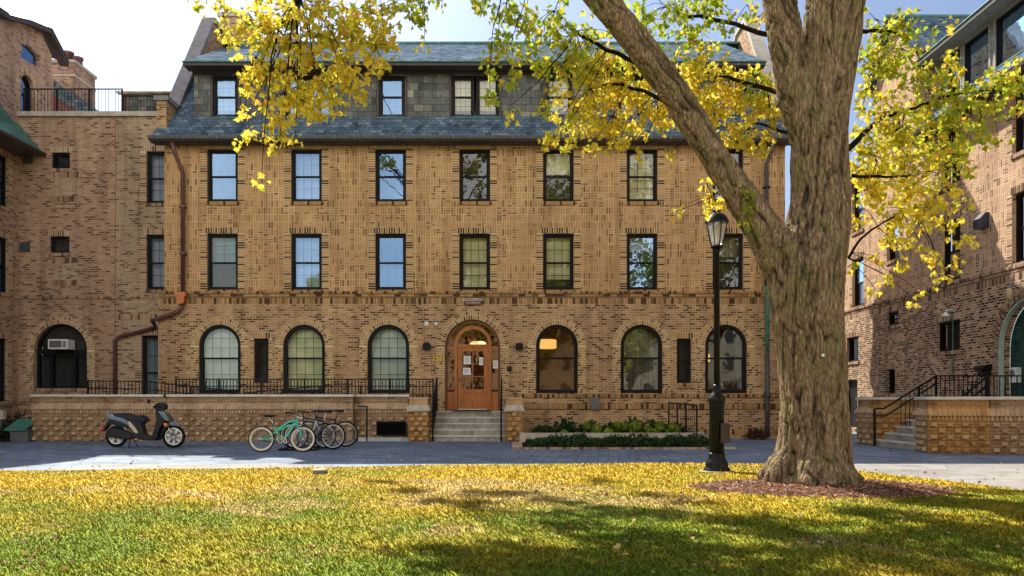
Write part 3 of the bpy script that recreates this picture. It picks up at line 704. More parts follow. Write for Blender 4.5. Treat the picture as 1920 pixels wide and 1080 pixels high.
mb.tube([(PX(290,25.8)-.1,25.82,3.82),(PX(293,27.4),27.38,3.74),(xq+.1,27.38,3.4),(xq,27.38,3.28),(xq,27.38,1.1)], .062, 10); mb.build('lower_pipe', M['copper_brown'], t)
# ------------------------------------------------------------------ CONNECTOR (front plane at depth 27.5)
CX0 = -14.0; con = thing('brick_link_building', 'lower flat roofed brown brick link with small square windows and a dark arched bay window', 'building', (CX0,27.5,0))
def cx(px): return PX(px,27.5)-CX0
def cz(py): return PZ(py,27.5)
xa, xj, xb = -16.96-CX0, cx(217), cx(345)
ztop = cz(219)
smallw = [(cx(97),cx(131),cz(316),cz(286)), (cx(94),cx(130),cz(474),cz(443))]
mb = MB(); archw = (cx(113.5), cz(728), cx(163)-cx(64), cz(607)-cz(728))
wall_panel(mb, rect(xa,xj,1.2,ztop), [rect(*s) for s in smallw]+[outline(*archw, True)], 0, .3); mb.build('wall', M['bc'], con)
mb = MB(); talls = [(cx(275),cx(275)+1.05,cz(381),cz(284)), (cx(275),cx(275)+1.05,cz(543),cz(440)), (cx(266),cx(266)+1.05,.95,cz(629))]
wall_panel(mb, rect(xj+.012,xb,-.1,ztop), [rect(*s) for s in talls], -.02, .15); mb.build('wall', M['bcl'], con)
mb = MB(); mb.box(xj,xj+.022,-.028,.05,-.1,ztop); mb.build('expansion_joint', plain('joint_sealant',(.35,.13,.06),.8), con)
mb = MB(); mb.box(xa,xj,-.05,.2,-.1,1.2); mb.build('base_wall', M['bc'], con)
mb = MB(); soldier_row(mb, xa, xj, 1.205, 1.32, -.075, .05, .062, .02); soldier_row(mb, xa, xj, .78, .95, -.09, -.04, .062, .02); mb.build('water_table', M['btr'], con)
mb = MB(); soldier_row(mb, xa, xb, 4.73, 4.80, -.05, .03, .062, .02); soldier_row(mb, xj+.1, xb, 4.0, 4.2, -.035, .03, .062, .02)
mb.build('belt_course', M['btr'], con)
def patch(x0,x1,z0,z1,par):
    mb = MB(); mb.box(x0,x1,-.012,.02,z0,z1); o = mb.build('brick_infill', M['bcl'], par)
    mb = MB(); soldier_row(mb,x0,x1,z1-.02,z1+.17,-.02,.02,.062,.02); soldier_row(mb,x0,x1,z0-.18,z0,-.02,.02,.062,.02); mb.build('brick_edging', M['btr'], o)
patch(cx(95), cx(152), cz(368), cz(332), con); patch(cx(95), cx(152), cz(525), cz(492), con)
for s in smallw:
    window(con, (s[0]+s[1])/2, s[2], s[1]-s[0], s[3]-s[2], style='fixed', grid=(1,1), blindm='bl_dark', wm='btr', rcs=.06)
for s,bm_ in zip(talls, ('bl_pale','bl_pale','bl_teal')):
    window(con, (s[0]+s[1])/2, s[2], s[1]-s[0], s[3]-s[2], grid=(3,2), blindm=bm_, wm='btr', y=-.02, glassm='glass_hi')
window(con, *archw[:2], archw[2], archw[3], style='tri', arch=True, grid=(1,1), blindm='bl_dark', wm='btr', rcs=.16)
mb = MB(); mb.box(xa,xb,-.10,.35,ztop,ztop+.16); mb.build('coping', M['stone'], con)
mb = MB(); mb.quad((xa,.35,ztop+.02),(xb,.35,ztop+.02),(xb,9,ztop+.02),(xa,9,ztop+.02)); mb.build('flat_roof', M['conc'], con)
# rooftop penthouse
d_ = 28.6; p0, p1 = PX(229,d_)-CX0, PX(338,d_)-CX0; zt = PZ(176,d_); y_ = d_-27.5
mb = MB(); mb.box(p0,p1,y_,y_+5,ztop+.02,zt); o = mb.build('penthouse_wall', M['slatew'], con)
mb = MB()
for x in (p0+.02, p0+.16, p1-.52): mb.box(x,x+.1,y_-.05,y_,ztop+.1,zt-.02)
mb.build('trim', M['copper_brown'], o)
mb = MB(); a = (p0-.12,y_-.2,zt+.03); b = (p1+.4,y_-.2,zt+.03)
mb.poly([a,b,(p1+.4,y_+2.6,zt+.95),(p0+2.3,y_+2.6,zt+.95)]); mb.poly([a,(p0+2.3,y_+2.6,zt+.95),(p0-.12,y_+5.2,zt+.03)]); mb.box(p0-.13,p1+.4,y_-.22,y_+.05,zt-.03,zt+.02)
mb.build('penthouse_roof', plain('standing_roof_tan', (.62,.50,.38), .6, var=.2, dirt=(.3,.28,.24)), con)
def louvre(par, x0,x1,z0,z1,y, n=3, name='louvre_vent', mat='grey'):
    mb = MB(); t=.025; mb.box(x0,x1,y-.05,y,z0,z0+t); mb.box(x0,x1,y-.05,y,z1-t,z1); mb.box(x0,x0+t,y-.05,y,z0,z1); mb.box(x1-t,x1,y-.05,y,z0,z1)
    mb.box(x0+t,x1-t,y-.01,y-.004,z0+t,z1-t)
    for i in range(n):
        z = z0+t+(i+.15)*(z1-z0-2*t)/n; h=(z1-z0-2*t)/n*.62
        mb.quad((x0+t,y-.075,z),(x1-t,y-.075,z),(x1-t,y-.012,z+h),(x0+t,y-.012,z+h))
    return mb.build(name, M[mat], par)
louvre(con, cx(43),cx(62),cz(307),cz(289), 0); louvre(con, cx(38),cx(57),cz(472),cz(454), 0)
# air conditioner hung in the arched window
ac = thing('air_conditioner', 'white and grey window air conditioner sticking out of the dark arched window', 'air conditioner', (PX(115,27.4),27.5,PZ(655,27.4)))
mb = MB(); mb.box(-.33,.33,-.32,.15,0,.33); mb.build('casing', M['white'], ac)
mb = MB(); mb.box(-.28,.13,-.335,-.322,.05,.28); mb.build('grille', M['grey'], ac)
mb = MB(); [mb.box(.17+i*.045,.195+i*.045,-.335,-.322,.05,.28) for i in range(3)]; mb.build('side_vent', M['grey'], ac)
def railing(name, label, pts, h, base, group=None, posts=True, bal=.115, mid=None, drop=.08, bw=.014, pw=.045, cat='railing'):
    """pts = floor points along the run"""
    t = thing(name, label, cat, base, 0, group)
    mb = MB(base); mp = MB(base); ml = MB(base)
    P = [Vector(p) for p in pts]
    for a,b in zip(P, P[1:]):
        up = Vector((0,0,h)); mb.bar(a+up, b+up, .04, .035); lo = Vector((0,0,drop)); mb.bar(a+lo, b+lo, .03, .03)
        if mid: mb.bar(a+Vector((0,0,mid)), b+Vector((0,0,mid)), .028, .028)
        L = (b-a).length; n = max(1,int(L/bal)) if bal else 0
        for i in range(1,n): q = a.lerp(b,i/n); ml.bar(q+lo, q+up, bw, bw)
    L = [P[0]]
    for a,b in zip(P,P[1:]):
        k = max(1,round((b-a).length/1.35)); L += [a.lerp(b,(i+1)/k) for i in range(k)]
    for q in (L if posts else []): mp.bar(q, q+Vector((0,0,h+.02)), pw, pw)
    mb.build('rail', M['iron'], t)
    if ml.v: build_each(ml, 'baluster', M['iron'], t)
    if mp.v: build_each(mp, 'post', M['iron'], t)
    return t
zr = ztop+.16
railing('roof_railing', 'black railing along the flat roof of the brick link', [(-16.9,27.72,zr),(PX(229,27.72),27.72,zr)], PZ(167,27.72)-zr, (-14.5,27.72,zr))
railing('roof_railing', 'black railing in front of the slate roof hut', [(PX(231,27.9),27.9,zr),(PX(309,27.9),27.9,zr)], PZ(180,27.9)-zr, (-12.9,27.9,zr), bal=.1)
# ------------------------------------------------------------------ LEFT WING (face on plane x = -16.96, looks towards +x)
lw = thing('brick_tower_wing', 'brown brick wing at the left edge with green copper eave and arched gable window', 'building', (-16.96,20,0), math.pi/2)
mb = MB(); lws = [(6.05,6.95,W2),(6.05,6.95,W3)]
wall_panel(mb, rect(-6,7.5,-.1,10.4), [rect(a,b,z[0],z[1]) for a,b,z in lws]+[rect(6.0,6.9,1.2,3.3)], 0, .2); mb.build('wall', M['bc'], lw)
for a,b,z in lws: window(lw, (a+b)/2, z[0], b-a, z[1]-z[0], grid=(3,2), blindm='bl_dark', wm='btr')
window(lw, 6.45, 1.2, .9, 2.1, grid=(1,1), blindm='bl_dark', wm='btr')
# gable wall above, runs back past the link
def lx(px): return 16.96*F/(960-px)-20
gz = lambda py,px: PZ(py, 16.96*F/(960-px))
mb = MB(); aw = (lx(51.5), 11.25, lx(64)-lx(40), gz(142,52)-11.25)
tw = rect(lx(41), lx(74), 0, 0); tp = [(lx(41),gz(109,41)),(lx(74),gz(128,74)),(lx(74),gz(106,74)),(lx(58),gz(88,58)),(lx(41),gz(82,41))]
top = [(-4,11.3),(lx(97),11.2),(lx(97),gz(104,97)),(lx(78),gz(62,78)),(lx(40),gz(44,40)),(lx(0),gz(36,0)),(0,gz(36,0)-.4),(-4,13.2)]
wall_panel(mb, [( -6,10.4),(lx(97),10.4)]+top[2:], [outline(*aw,True), tp], 0, .25); mb.build('gable_wall', M['bred'], lw)
mb = MB(); xe = lx(97); mb.quad((xe,0,10.4),(xe,3,10.4),(xe,3,gz(104,97)-.1),(xe,0,gz(104,97)-.1)); mb.build('gable_return', M['bred'], lw)
window(lw, aw[0], aw[1], aw[2], aw[3], arch=True, grid=(3,2), blindm='bl_dark', fm='frame', wm='btr', glassm='glass_hi', rcs=.12, sillrow=False)
mb = MB(); mb.poly([(x,.12,z) for x,z in tp]); o = mb.build('attic_pane', M['glass_hi'], lw); mb = MB(); mb.poly([(x,.24,z) for x,z in tp]); mb.build('room', M['bl_dark'], o)
mb = MB(); R_ = [(lx(112),gz(118,112)),(lx(98),gz(90,98)),(lx(79),gz(54,79)),(lx(40),gz(38,40)),(lx(0),gz(28,0)),(-4,13.4)]
for a,b in zip(R_,R_[1:]):
    va,vb = Vector((a[0],0,a[1])),Vector((b[0],0,b[1])); 
    mb.quad((a[0],-.35,a[1]),(b[0],-.35,b[1]),(b[0],4,b[1]+1.2),(a[0],4,a[1]+1.2)); mb.quad((a[0],-.35,a[1]),(b[0],-.35,b[1]),(b[0],-.35,b[1]-.16),(a[0],-.35,a[1]-.16)); mb.quad((a[0],-.35,a[1]-.16),(b[0],-.35,b[1]-.16),(b[0],0,b[1]-.12),(a[0],0,a[1]-.12))
mb.build('gable_roof', M['fascia'], lw)
mb = MB()
for a,b in zip(R_,R_[1:]): mb.quad((a[0],-.38,a[1]+.005),(b[0],-.38,b[1]+.005),(b[0],-.2,b[1]+.08),(a[0],-.2,a[1]+.08))
mb.build('roof_edge', M['copper'], lw)
# lower copper eave with stepped flashing
mb = MB(); ye = -.85; mb.quad((-6,ye,9.72),(8.05,ye,9.72),(7.6,0,10.75),(-6,0,10.75)); mb.quad((8.05,ye,9.72),(7.6,0,10.75),(7.75,0,9.72),(7.9,ye,9.65)); mb.build('skirt_roof', M['copper'], lw)
mb = MB()
for i in range(12): x = 7.6-i*.32; mb.box(x-.3,x,-.06-.07*i if i<8 else -.6,.0,10.25,10.52+.06*i)
mb.build('stepped_flashing', M['copper'], lw)
mb = MB(); mb.quad((-6,ye,9.66),(8.0,ye,9.66),(8.0,0,9.6),(-6,0,9.6)); mb.tube([(-6,ye-.05,9.68),(8.1,ye-.05,9.68)], .075, 8); mb.build('gutter', M['gutter'], lw)
# chimney block and lean-to beyond
d_=31.6; X_=lambda p:PX(p,d_); Z_=lambda p:PZ(p,d_)
def lloc(X,Y,Z): return (Y-20, -(X+16.96), Z)
mb = MB(); a=lloc(X_(93),d_,9); b=lloc(X_(139),d_+1.6,Z_(118)); mb.box(a[0],b[0],a[1],b[1],9,b[2]); ch = mb.build('chimney', M['bred'], lw)
mb = MB(); mb.box(a[0]-.06,b[0]+.06,a[1]+.06,b[1]-.06,b[2],b[2]+.12); mb.box(a[0]-.03,b[0],a[1]+.03,b[1]-.03,Z_(143),Z_(139)); mb.build('stone_band', M['stone'], ch)
for p,h in ((110,.62),(128,.4)):
    c_=lloc(X_(p),d_+.7,b[2]+.1); mb=MB(); mb.lathe([(.2,0),(.18,h-.1),(.22,h-.08),(.22,h)],c=c_,n=8); mb.build('chimney_pot', M['copper_brown'], ch)
d_=30.6
mb = MB(); pts=[(X_(100),Z_(148)),(X_(120),Z_(165)),(X_(188),Z_(212)),(X_(150),Z_(212)),(X_(100),Z_(178))]
mb.poly([lloc(x,d_,z) for x,z in pts]); mb.poly([lloc(X_(100),d_,Z_(148)),lloc(X_(188),d_,Z_(212)),lloc(X_(188),d_+3,Z_(212)),lloc(X_(100),d_+3,Z_(148))]); mb.build('lean_to_roof', M['slate'], lw)
mb = MB(); mb.poly([lloc(x,d_+.05,z) for x,z in ((X_(97),Z_(170)),(X_(150),Z_(212)),(X_(97),Z_(212)))]); mb.build('lean_to_wall', M['copper_brown'], lw)
# ------------------------------------------------------------------ RIGHT WING (face on plane x = 13.2, looks towards -x)
rw = thing('brick_side_wing', 'rose brown brick wing receding on the right with dormers and a green arched doorway', 'building', (13.2,33,0), -math.pi/2)
def rx(px): return 33-13.2*F/(px-960)
def rzz(py,px): return PZ(py, 13.2*F/(px-960))
RX1 = 27.0
up = [(rx(1598),rx(1619),*W2),(rx(1598),rx(1619),*W3),(rx(1765),rx(1801),*W2),(rx(1898),rx(1945),*W2),(rx(1765),rx(1801),*W3),(rx(1898),rx(1945),*W3),(rx(1663),rx(1687),6.1,7.5)]+[(x,x+1.0,*W) for x in (16.2,19.4,22.6) for W in (W2,W3)]
mb = MB(); wall_panel(mb, rect(-1,RX1,4.70,9.7), [rect(*u) for u in up], 0, .14); mb.build('wall', M['brr'], rw)
lo = [(rx(1665),rx(1687),rzz(610,1676),4.30),(rx(1759),rx(1803),rzz(658,1780),rzz(602,1780)),(rx(1665),rx(1681),rzz(738,1672),rzz(692,1672)),(rx(1590),rx(1612),rzz(678,1601),rzz(632,1601)),(rx(1583),rx(1610),.2,rzz(712,1596))]
arx = rx(1930); arw = 2*(rx(1930)-rx(1873)); 
mb = MB(); wall_panel(mb, rect(-1,RX1,-.1,4.36), [rect(*u) for u in lo]+[outline(arx,.9,arw,3.9-.9,True)], -.05, .35); mb.build('wall', M['brl'], rw)
belt(rw, -1, RX1, 4.77, -.02, mat='btr')
for i,u in enumerate(up): window(rw, (u[0]+u[1])/2, u[2], u[1]-u[0], u[3]-u[2], grid=(1,1), blindm=['bl_pale','bl_pale','bl_dark','bl_dark','bl_dark','bl_pale','bl_dark'][i] if i < 7 else 'bl_pale', fm='frameb', wm='btr', glassm='glass_hi' if i in (0,1,5) else 'glass_lo')
for i,u in enumerate(lo[:4]): window(rw, (u[0]+u[1])/2, u[2], u[1]-u[0], u[3]-u[2], style='dh' if i==0 else 'fixed', grid=(1,1), blindm='bl_dark', fm='frameb', wm='btr', y=-.05, rcs=.10, glassm='glass_lo')
u = lo[4]; mb = MB(); mb.ring(rect(*u), rect(u[0]+.07,u[1]-.07,u[2],u[3]-.07), .05,.2); f_ = mb.build('door_frame', M['frameb'], rw)
mb = MB(); mb.box(u[0]+.07,u[1]-.07,.14,.18,u[2],u[3]-.07); mb.box(u[0]+.15,u[1]-.15,.125,.14,1.3,u[3]-.2); dd = mb.build('door', M['frameb'], rw)
mb = MB(); mb.tube([(u[1]-.2,.08,.9),(u[1]-.2,.08,1.35)], .02, 6); mb.build('handle', M['white'], dd)
mb = MB(); mb.poly([(x,.30,z) for x,z in outline(arx,.9,arw,3.0,True,.02)]); mb.build('archway_door', slate('green_glazed_brick', [(.03,.07,.055),(.06,.12,.10),(.045,.095,.075)], .22, .075, .5), rw)
mb = MB(); mb.ring(outline(arx,.9,arw-.004,2.998,True), outline(arx,.9,arw,3.0,True,.06), -.02, .1); mb.build('arch_trim', plain('pale_green_trim',(.42,.52,.47),.5), rw)
mb = MB(); r_=arw/2; zc2=3.9-r_; voussoirs(mb, arx, zc2, r_+.004, r_+.13, -.065, .05, 0, math.pi, 60); voussoirs(mb, arx, zc2, r_+.145, r_+.27, -.06, .05, 0, math.pi, 62)
for j in range(int((zc2-.9)/.0783)):
    z=.9+j*.0783
    for s in (-1,1): mb.box(arx+s*(r_+.004),arx+s*(r_+.12),-.06,0,z+.006,z+.0723); mb.box(arx+s*(r_+.13),arx+s*(r_+.27),-.06,0,z+.006,z+.0723)
mb.build('brick_surround', M['btr'], rw, fix=False)
M['trim_light']=plain('weathered_trim',(.34,.31,.27),.7,var=.3); M['slate_light']=slate('shingle_light', [(.30,.29,.26),(.42,.40,.36),(.36,.34,.31),(.5,.47,.42)], .33, .26, .6)
# roof: dormer run from the cross block towards the camera
rd = [(rx(1760)-.0,.7,1),(rx(1800),1.25,1),(rx(1862),1.35,1),(rx(1980),1.2,1),(16.5,1.3,1),(19.5,1.3,1),(22.5,1.3,1)]
roof_section(rw, 6.9, RX1, 7.0, RX1, rd, ridge=(5.0,15.05), trim='trim_light', wallm='slate_light')
for i,(c_,w,kd) in enumerate(rd): window(rw, c_, 10.62, w, 1.38, style='fixed', grid=(1,1), blindm='bl_pale', fm='frameb', surround=False, y=.5, rcs=.02, glassm='glass_hi')
# cross block
mb = MB(); c0, c1 = rx(1640), rx(1719)
aw2 = ((rx(1681)), 9.75, .62, 1.5)
wall_panel(mb, rect(c0,c1,9.7,12.5), [outline(*aw2,True)], 0, .25)
for x in (c0,c1): mb.quad((x,0,9.7),(x,5,9.7),(x,5,12.5),(x,0,12.5))
o=mb.build('cross_block_wall', M['brr'], rw)
window(rw, *aw2, arch=True, grid=(1,1), blindm='bl_pale', fm='frameb', wm='btr', glassm='glass_hi', sillrow=False)
mb = MB(); zr0 = 12.5; zr1 = PZ(42,28); 
mb.quad((c1+.3,-.3,zr0),(c1+.3,6,zr0),((c0+c1)/2,6,zr1),((c0+c1)/2,-.3,zr1)); mb.quad((c0-.3,-.3,zr0),(c0-.3,6,zr0),((c0+c1)/2,6,zr1),((c0+c1)/2,-.3,zr1))
mb.build('cross_roof', M['slate'], rw)
mb = MB(); mb.poly([(c0,0,12.5),(c1,0,12.5),((c0+c1)/2,0,zr1-.05)]); mb.build('cross_gable', M['brr'], rw)
mb = MB(); mb.box((c0+c1)/2-.06,(c0+c1)/2+.06,-.34,6,zr1-.02,zr1+.06); mb.build('ridge_cap', M['copper'], rw)
# far end eave
mb = MB(); mb.box(-1,c0-.1,-.35,0,9.7,9.85); mb.build('far_eave', M['stone'], rw)
mb = MB(); mb.quad((-1,-.35,9.86),(c0-.1,-.35,9.86),(c0-.1,1.2,11),(-1,1.2,11)); mb.build('far_roof', M['slate'], rw)
mb = MB(); mb.quad((-1,0,-.1),(-1,5,-.1),(-1,5,9.8),(-1,0,9.8)); mb.build('end_wall', M['brr'], rw)
# wall fittings of the right wing
def wall_pt(px,py): d = 13.2*F/(px-960); return (13.2,d,PZ(py,d))
t = thing('hooded_vent', 'dark blue hooded vent box on the upper right brick wing', 'vent', wall_pt(1848,415), -math.pi/2)
mb = MB(); mb.prism([(0,-.2),(0,.22),(-.1,.22),(-.26,.05),(-.26,-.2)], -.17,.17, M=Matrix(((0,1,0,0),(1,0,0,0),(0,0,1,0),(0,0,0,1)))); mb.build('hood', plain('navy_metal',(.02,.03,.07),.4), t)
mb = MB(); [mb.box(-.14,.14,-.275,-.262,-.16+i*.06,-.14+i*.06) for i in range(4)]; mb.build('slats', M['iron'], t)
t = thing('barn_lamp', 'small white gooseneck lamp above the square window of the right wing', 'wall lamp', wall_pt(1795,585), -math.pi/2)
mb = MB(); mb.tube([(0,-.05,0),(0,-.2,.08),(0,-.32,.05),(0,-.34,-.02)], .018, 8); mb.build('arm', M['white'], t)
mb = MB(); mb.lathe([(.13,-.12),(.12,-.06),(.05,-.02),(.03,.02)], c=(0,-.34,-.02), n=14); mb.build('lamp_shade', M['white'], t)
mb = MB(); mb.tube([(-.12,-.065,0),(-.12,-.065,-2.0)], .016, 6); mb.build('conduit', M['copper'], t)
t = thing('lantern', 'old bracket lantern on brick at the top of the green archway', 'lantern', wall_pt(1914,548), -math.pi/2)
mb = MB(); mb.tube([(0,-.05,.1),(0,-.22,.2),(0,-.3,.12)], .02, 8); mb.build('bracket', M['copper'], t)
mb = MB(); mb.lathe([(.05,-.2),(.09,-.15),(.1,.05),(.03,.12)], c=(0,-.3,0), n=8); mb.build('lantern_glass', plain('amber_glass',(.45,.33,.2),.2), t)
t = thing('mail_slot_box', 'small sloped black box on brick left of the green archway', 'wall box', wall_pt(1854,690), -math.pi/2)
mb = MB(); mb.prism([(0,-.1),(0,.12),(-.3,.03),(-.3,-.04)], -.26,.26, M=Matrix(((0,1,0,0),(1,0,0,0),(0,0,1,0),(0,0,0,1)))); mb.build('lid', M['iron'], t)
mb = MB(); mb.box(-.2,.2,-.2,0,-.22,-.1); mb.build('housing', M['frameb'], t)
t = thing('electric_meter', 'pale electric meter box inside the green archway', 'meter box', (13.48,13.2*F/(1904-960)+.35,PZ(702,20.8)), -math.pi/2)
mb = MB(); mb.box(-.15,.15,-.14,0,-.2,.2); mb.build('housing', M['white'], t); mb = MB(); mb.lathe([(.1,-.18),(.1,-.14)], c=(0,0,.05), n=16, axis='y'); mb.build('dial', M['glass'], t)
M['riser']=plain('stained_concrete',(.42,.39,.33),.9,var=.4,sc=7,dirt=(.18,.155,.12)); M['conc_light']=plain('worn_concrete',(.66,.63,.56),.85,var=.3,sc=6,dirt=(.42,.39,.34))
# ------------------------------------------------------------------ TERRACE WALLS
def knob_rows(mb, x0, x1, z0, z1, y, sx=.34, sz=.148, w=.12, h=.082, p=.075):
    r = 0; z = z0+.05
    while z+h < z1:
        x = x0+.06+(sx/2 if r%2 else 0)
        while x+w < x1-.02:
            mb.box(x+random.uniform(-.008,.008), x+w, y-p+random.uniform(-.01,.006), y+.02, z, z+h); x += sx
        z += sz; r += 1
def terrace_wall(name, label, p0, p1, depth, zt, matset=('tw','twt','stone_warm','stone'), cat='brick wall', group=None, ret=(True,True), zb=-.05):
    """wall whose front runs p0 -> p1 (world xy); local x along, -y outwards"""
    P0, P1 = Vector((p0[0],p0[1],0)), Vector((p1[0],p1[1],0)); L = (P1-P0).length; an = math.atan2(P1.y-P0.y, P1.x-P0.x)
    t = thing(name, label, cat, tuple(P0), an, group); zc = zt-.07; zs = zc-.32
    mb = MB(); mb.box(0,L,0,depth,zb,zs-.06); mb.build('lower_bricks', M[matset[0]], t)
    mb = MB(); knob_rows(mb, 0, L, 0, zs-.17, 0)
    soldier_row(mb, 0, L, zs-.17, zs-.065, -.02, .02, .062, .03); mb.build('projecting_bricks', M[matset[1]], t, fix=False)
    mb = MB(); n = max(1,round(L/.1)); s = L/n
    for i in range(n):
        x=i*s; mb.v += [(x+.004,-.07,zs-.06),(x+s-.004,-.07,zs-.06),(x+s-.004,0.03,zs-.06),(x+.004,.03,zs-.06),(x+.004,-.065,zs-.01),(x+s-.004,-.065,zs-.01),(x+s-.004,.03,zs+.12),(x+.004,.03,zs+.12)]
        b=len(mb.v)-8; tn=random.random()*.6+.2
        for q in ((0,3,2,1),(0,1,5,4),(4,5,6,7),(1,2,6,5),(3,0,4,7)): mb.face([b+k for k in q], tn)
    mb.box(0.003,L-.003,0,depth,zs-.06,zs+.05); mb.build('sloped_course', M[matset[1]], t, fix=False)
    mb = MB(); mb.box(.01,L-.01,.028,depth-.01,zs+.04,zc); mb.build('upper_bricks', M[matset[0]], t)
    mb = MB(); mb.box(-.02,L+.02,-.03,depth+.02,zc,zt); mb.build('coping', M['stone_pale'], t)
    return t
d = 24.2; zt = 1.42
terrace_wall('terrace_wall', 'long low brick terrace wall with studded bricks behind the scooter and bicycles', (PX(59,d),d), (PX(662,d),d), .42, zt)
terrace_wall('terrace_wall', 'recessed low brick wall with the black louvre between bicycles and pier', (PX(664,d+.32),d+.32), (PX(766,d+.32),d+.32), .3, zt)
tv = thing('louvre_grille', 'black louvred grille low in the recessed terrace wall', 'vent', (PX(734,24.4),24.4,PZ(816,24.4)))
louvre(tv, -.45,.45,0,.42,-.01, 7, 'grille', 'iron')
mb = MB(); 
o = thing('kerb', 'pale concrete kerb below the black louvred grille', 'kerb', (PX(720,24.3),24.3,0)); mb.box(-.78,.78,-.02,.2,-.02,.11); mb.build('block', M['conc'], o)
def pier(label, x0, x1, y0, depth, zt, ms=('two','twot','stone_warm','stone_warm')):
    t = thing('brick_pier', label, 'brick pier', (x0,y0,0), 0, 'brick piers flanking the entrance steps'); L = x1-x0
    mb = MB(); mb.box(0,L,0,depth,-.05,zt-.42); mb.build('shaft', M[ms[0]], t)
    mb = MB(); knob_rows(mb, 0, L, 0, zt-.45, 0, sx=.25); 
    for r in range(6):
        for yy in (.08,.36,.64):
            if yy+.1<depth:
                for xs,s in ((0,-1),(L,1)): mb.box(xs+s*.04, xs-s*.01, yy+(.14 if r%2 else 0), yy+.11+(.14 if r%2 else 0), .05+r*.148, .112+r*.148)
    mb.build('projecting_bricks', M[ms[1]], t, fix=False)
    mb = MB(); 
    for a,b,z0,z1 in ((.05,.05,zt-.42,zt-.36),):
        P=[(-a,-a,z0),(L+a,-a,z0),(L+a,depth+a,z0),(-a,depth+a,z0),(-a,-a,z1),(L+a,-a,z1),(L+a,depth+a,z1),(-a,depth+a,z1),(.01,.01,z1+.13),(L-.01,.01,z1+.13),(L-.01,depth-.01,z1+.13),(.01,depth-.01,z1+.13)]
        mb.v+=P
        for q in ((0,1,5,4),(1,2,6,5),(2,3,7,6),(3,0,4,7),(4,5,9,8),(5,6,10,9),(6,7,11,10),(7,4,8,11),(0,3,2,1),(8,9,10,11)): mb.face(q,.7)
    mb.build('sloped_course', M['stone'], t)
    mb = MB(); mb.box(.02,L-.02,.02,depth-.02,zt-.24,zt-.04); mb.build('upper_bricks', M['twot'], t)
    mb = MB(); mb.box(0,L,0,depth,zt-.045,zt); mb.build('coping', M[ms[3]], t)
pier('left brick pier beside the entrance steps', PX(766,24.0), PX(803,24.0), 24.0, 1.1, PZ(745,24))
pier('right brick pier beside the entrance steps and flower bed', PX(949,24.0), PX(980,24.0), 24.0, 1.1, PZ(745,24))
# terrace floor behind the long wall and the landing
st = thing('entrance_steps', 'worn concrete entrance steps leading up to the oak door', 'steps', (PX(876,25),24.2,0)); B=(PX(876,25),24.2,0)
sx0, sx1 = PX(806,24.3), PX(947,24.3)
for i in range(5):
    ex_ = .42 if i == 4 else 0
    mb = MB(B); mb.box(sx0,sx1,24.235+i*.27,24.50+i*.27+ex_,-.05,.18*(i+1)-.045); s_ = mb.build('step', M['riser'], st)
    mb = MB(B); mb.box(sx0-.005,sx1+.005,24.20+i*.27,24.49+i*.27+ex_,.18*(i+1)-.044,.18*(i+1)); mb.build('tread', M['conc_light'], s_)
fl = thing('terrace_floor', 'concrete terrace floor behind the long low brick wall', 'terrace', (-9,25,0))
mb = MB((-9,25,0)); mb.box(PX(62,24.6),sx0-.02,24.63,25.9,.2,.60); mb.box(PX(62,24.6)-.2,XLL-.02,25.9,27.4,.2,.60); mb.build('slab', M['conc'], fl)
mb = MB((-9,25,0)); mb.box(PX(600,25),sx0-.02,25.2,25.9,.6,.89); mb.build('upper_slab', M['conc'], fl)
zA = PZ(709,24.8)-.03
railing('terrace_railing', 'black baluster railing on the terrace wall left of the oak door', [(PX(330,24.85),24.85,.6),(PX(812,24.85),24.85,.6)], zA-.6, (PX(560,24.85),24.85,.6), mid=zA-.6-.22, bw=.022, bal=.105)
zB = PZ(714,25.2)
railing('terrace_railing', 'black ramp railing left of the scooter sloping down behind the wall', [(PX(165,25.2),25.2,.6),(PX(275,25.2),25.2,.58),(PX(440,25.2),25.2,.28)], zB-.6, (PX(250,25.2),25.2,.6), mid=zB-.6-.24, bw=.020)
railing('ramp_handrail', 'black stepped inner handrail behind the terrace railing', [(PX(460,25.5),25.5,.4),(PX(600,25.5),25.5,.62),(PX(676,25.5),25.5,.62)], PZ(724,25.5)-.62, (PX(600,25.5),25.5,.6), bal=0)
for s,(xx,lab) in enumerate(((sx0+.1,'left black iron handrail of the entrance steps'),(sx1-.12,'right black iron handrail of the entrance steps'))):
    base=(xx,24.3,0); t = thing('stair_handrail', lab, 'handrail', base, 0, 'handrails of the entrance steps')
    mb = MB(base); a=(xx,24.18,1.0); b=(xx,25.45,1.93); c=(xx,25.78,1.93)
    mb.tube([(xx,24.12,.9),a,b,c], .026, 8); mb.tube([(xx,24.18,.72),(xx,25.45,1.62),(xx,25.78,1.62)], .018, 8); mb.build('rail', M['iron'], t)
    mb = MB(base); mb.bar((xx,24.2,0),(xx,24.2,1.0),.05); mb.bar((xx,25.5,.9),(xx,25.5,1.93),.05); build_each(mb, 'post', M['iron'], t)
    mb = MB(base)
    for i in range(1,10): f=i/10; y=24.2+1.3*f; mb.bar((xx,y,.12+.85*f),(xx,y,1.0+.93*f),.014)
    build_each(mb, 'baluster', M['iron'], t)
base=(PX(688,23.9),24.3,0); t = thing('wall_handrail', 'short black handrail post before the recessed brick wall', 'handrail', base)
mb = MB(base); q=PX(688,24.3); mb.bar((q,24.3,0),(q,24.3,PZ(762,24.3)),.045); mb.build('post', M['iron'], t); mb = MB(base); mb.bar((q+.02,24.3,PZ(762,24.3)),(PX(671,24.3),24.3,PZ(762,24.3)),.04); mb.build('rail', M['iron'], t)
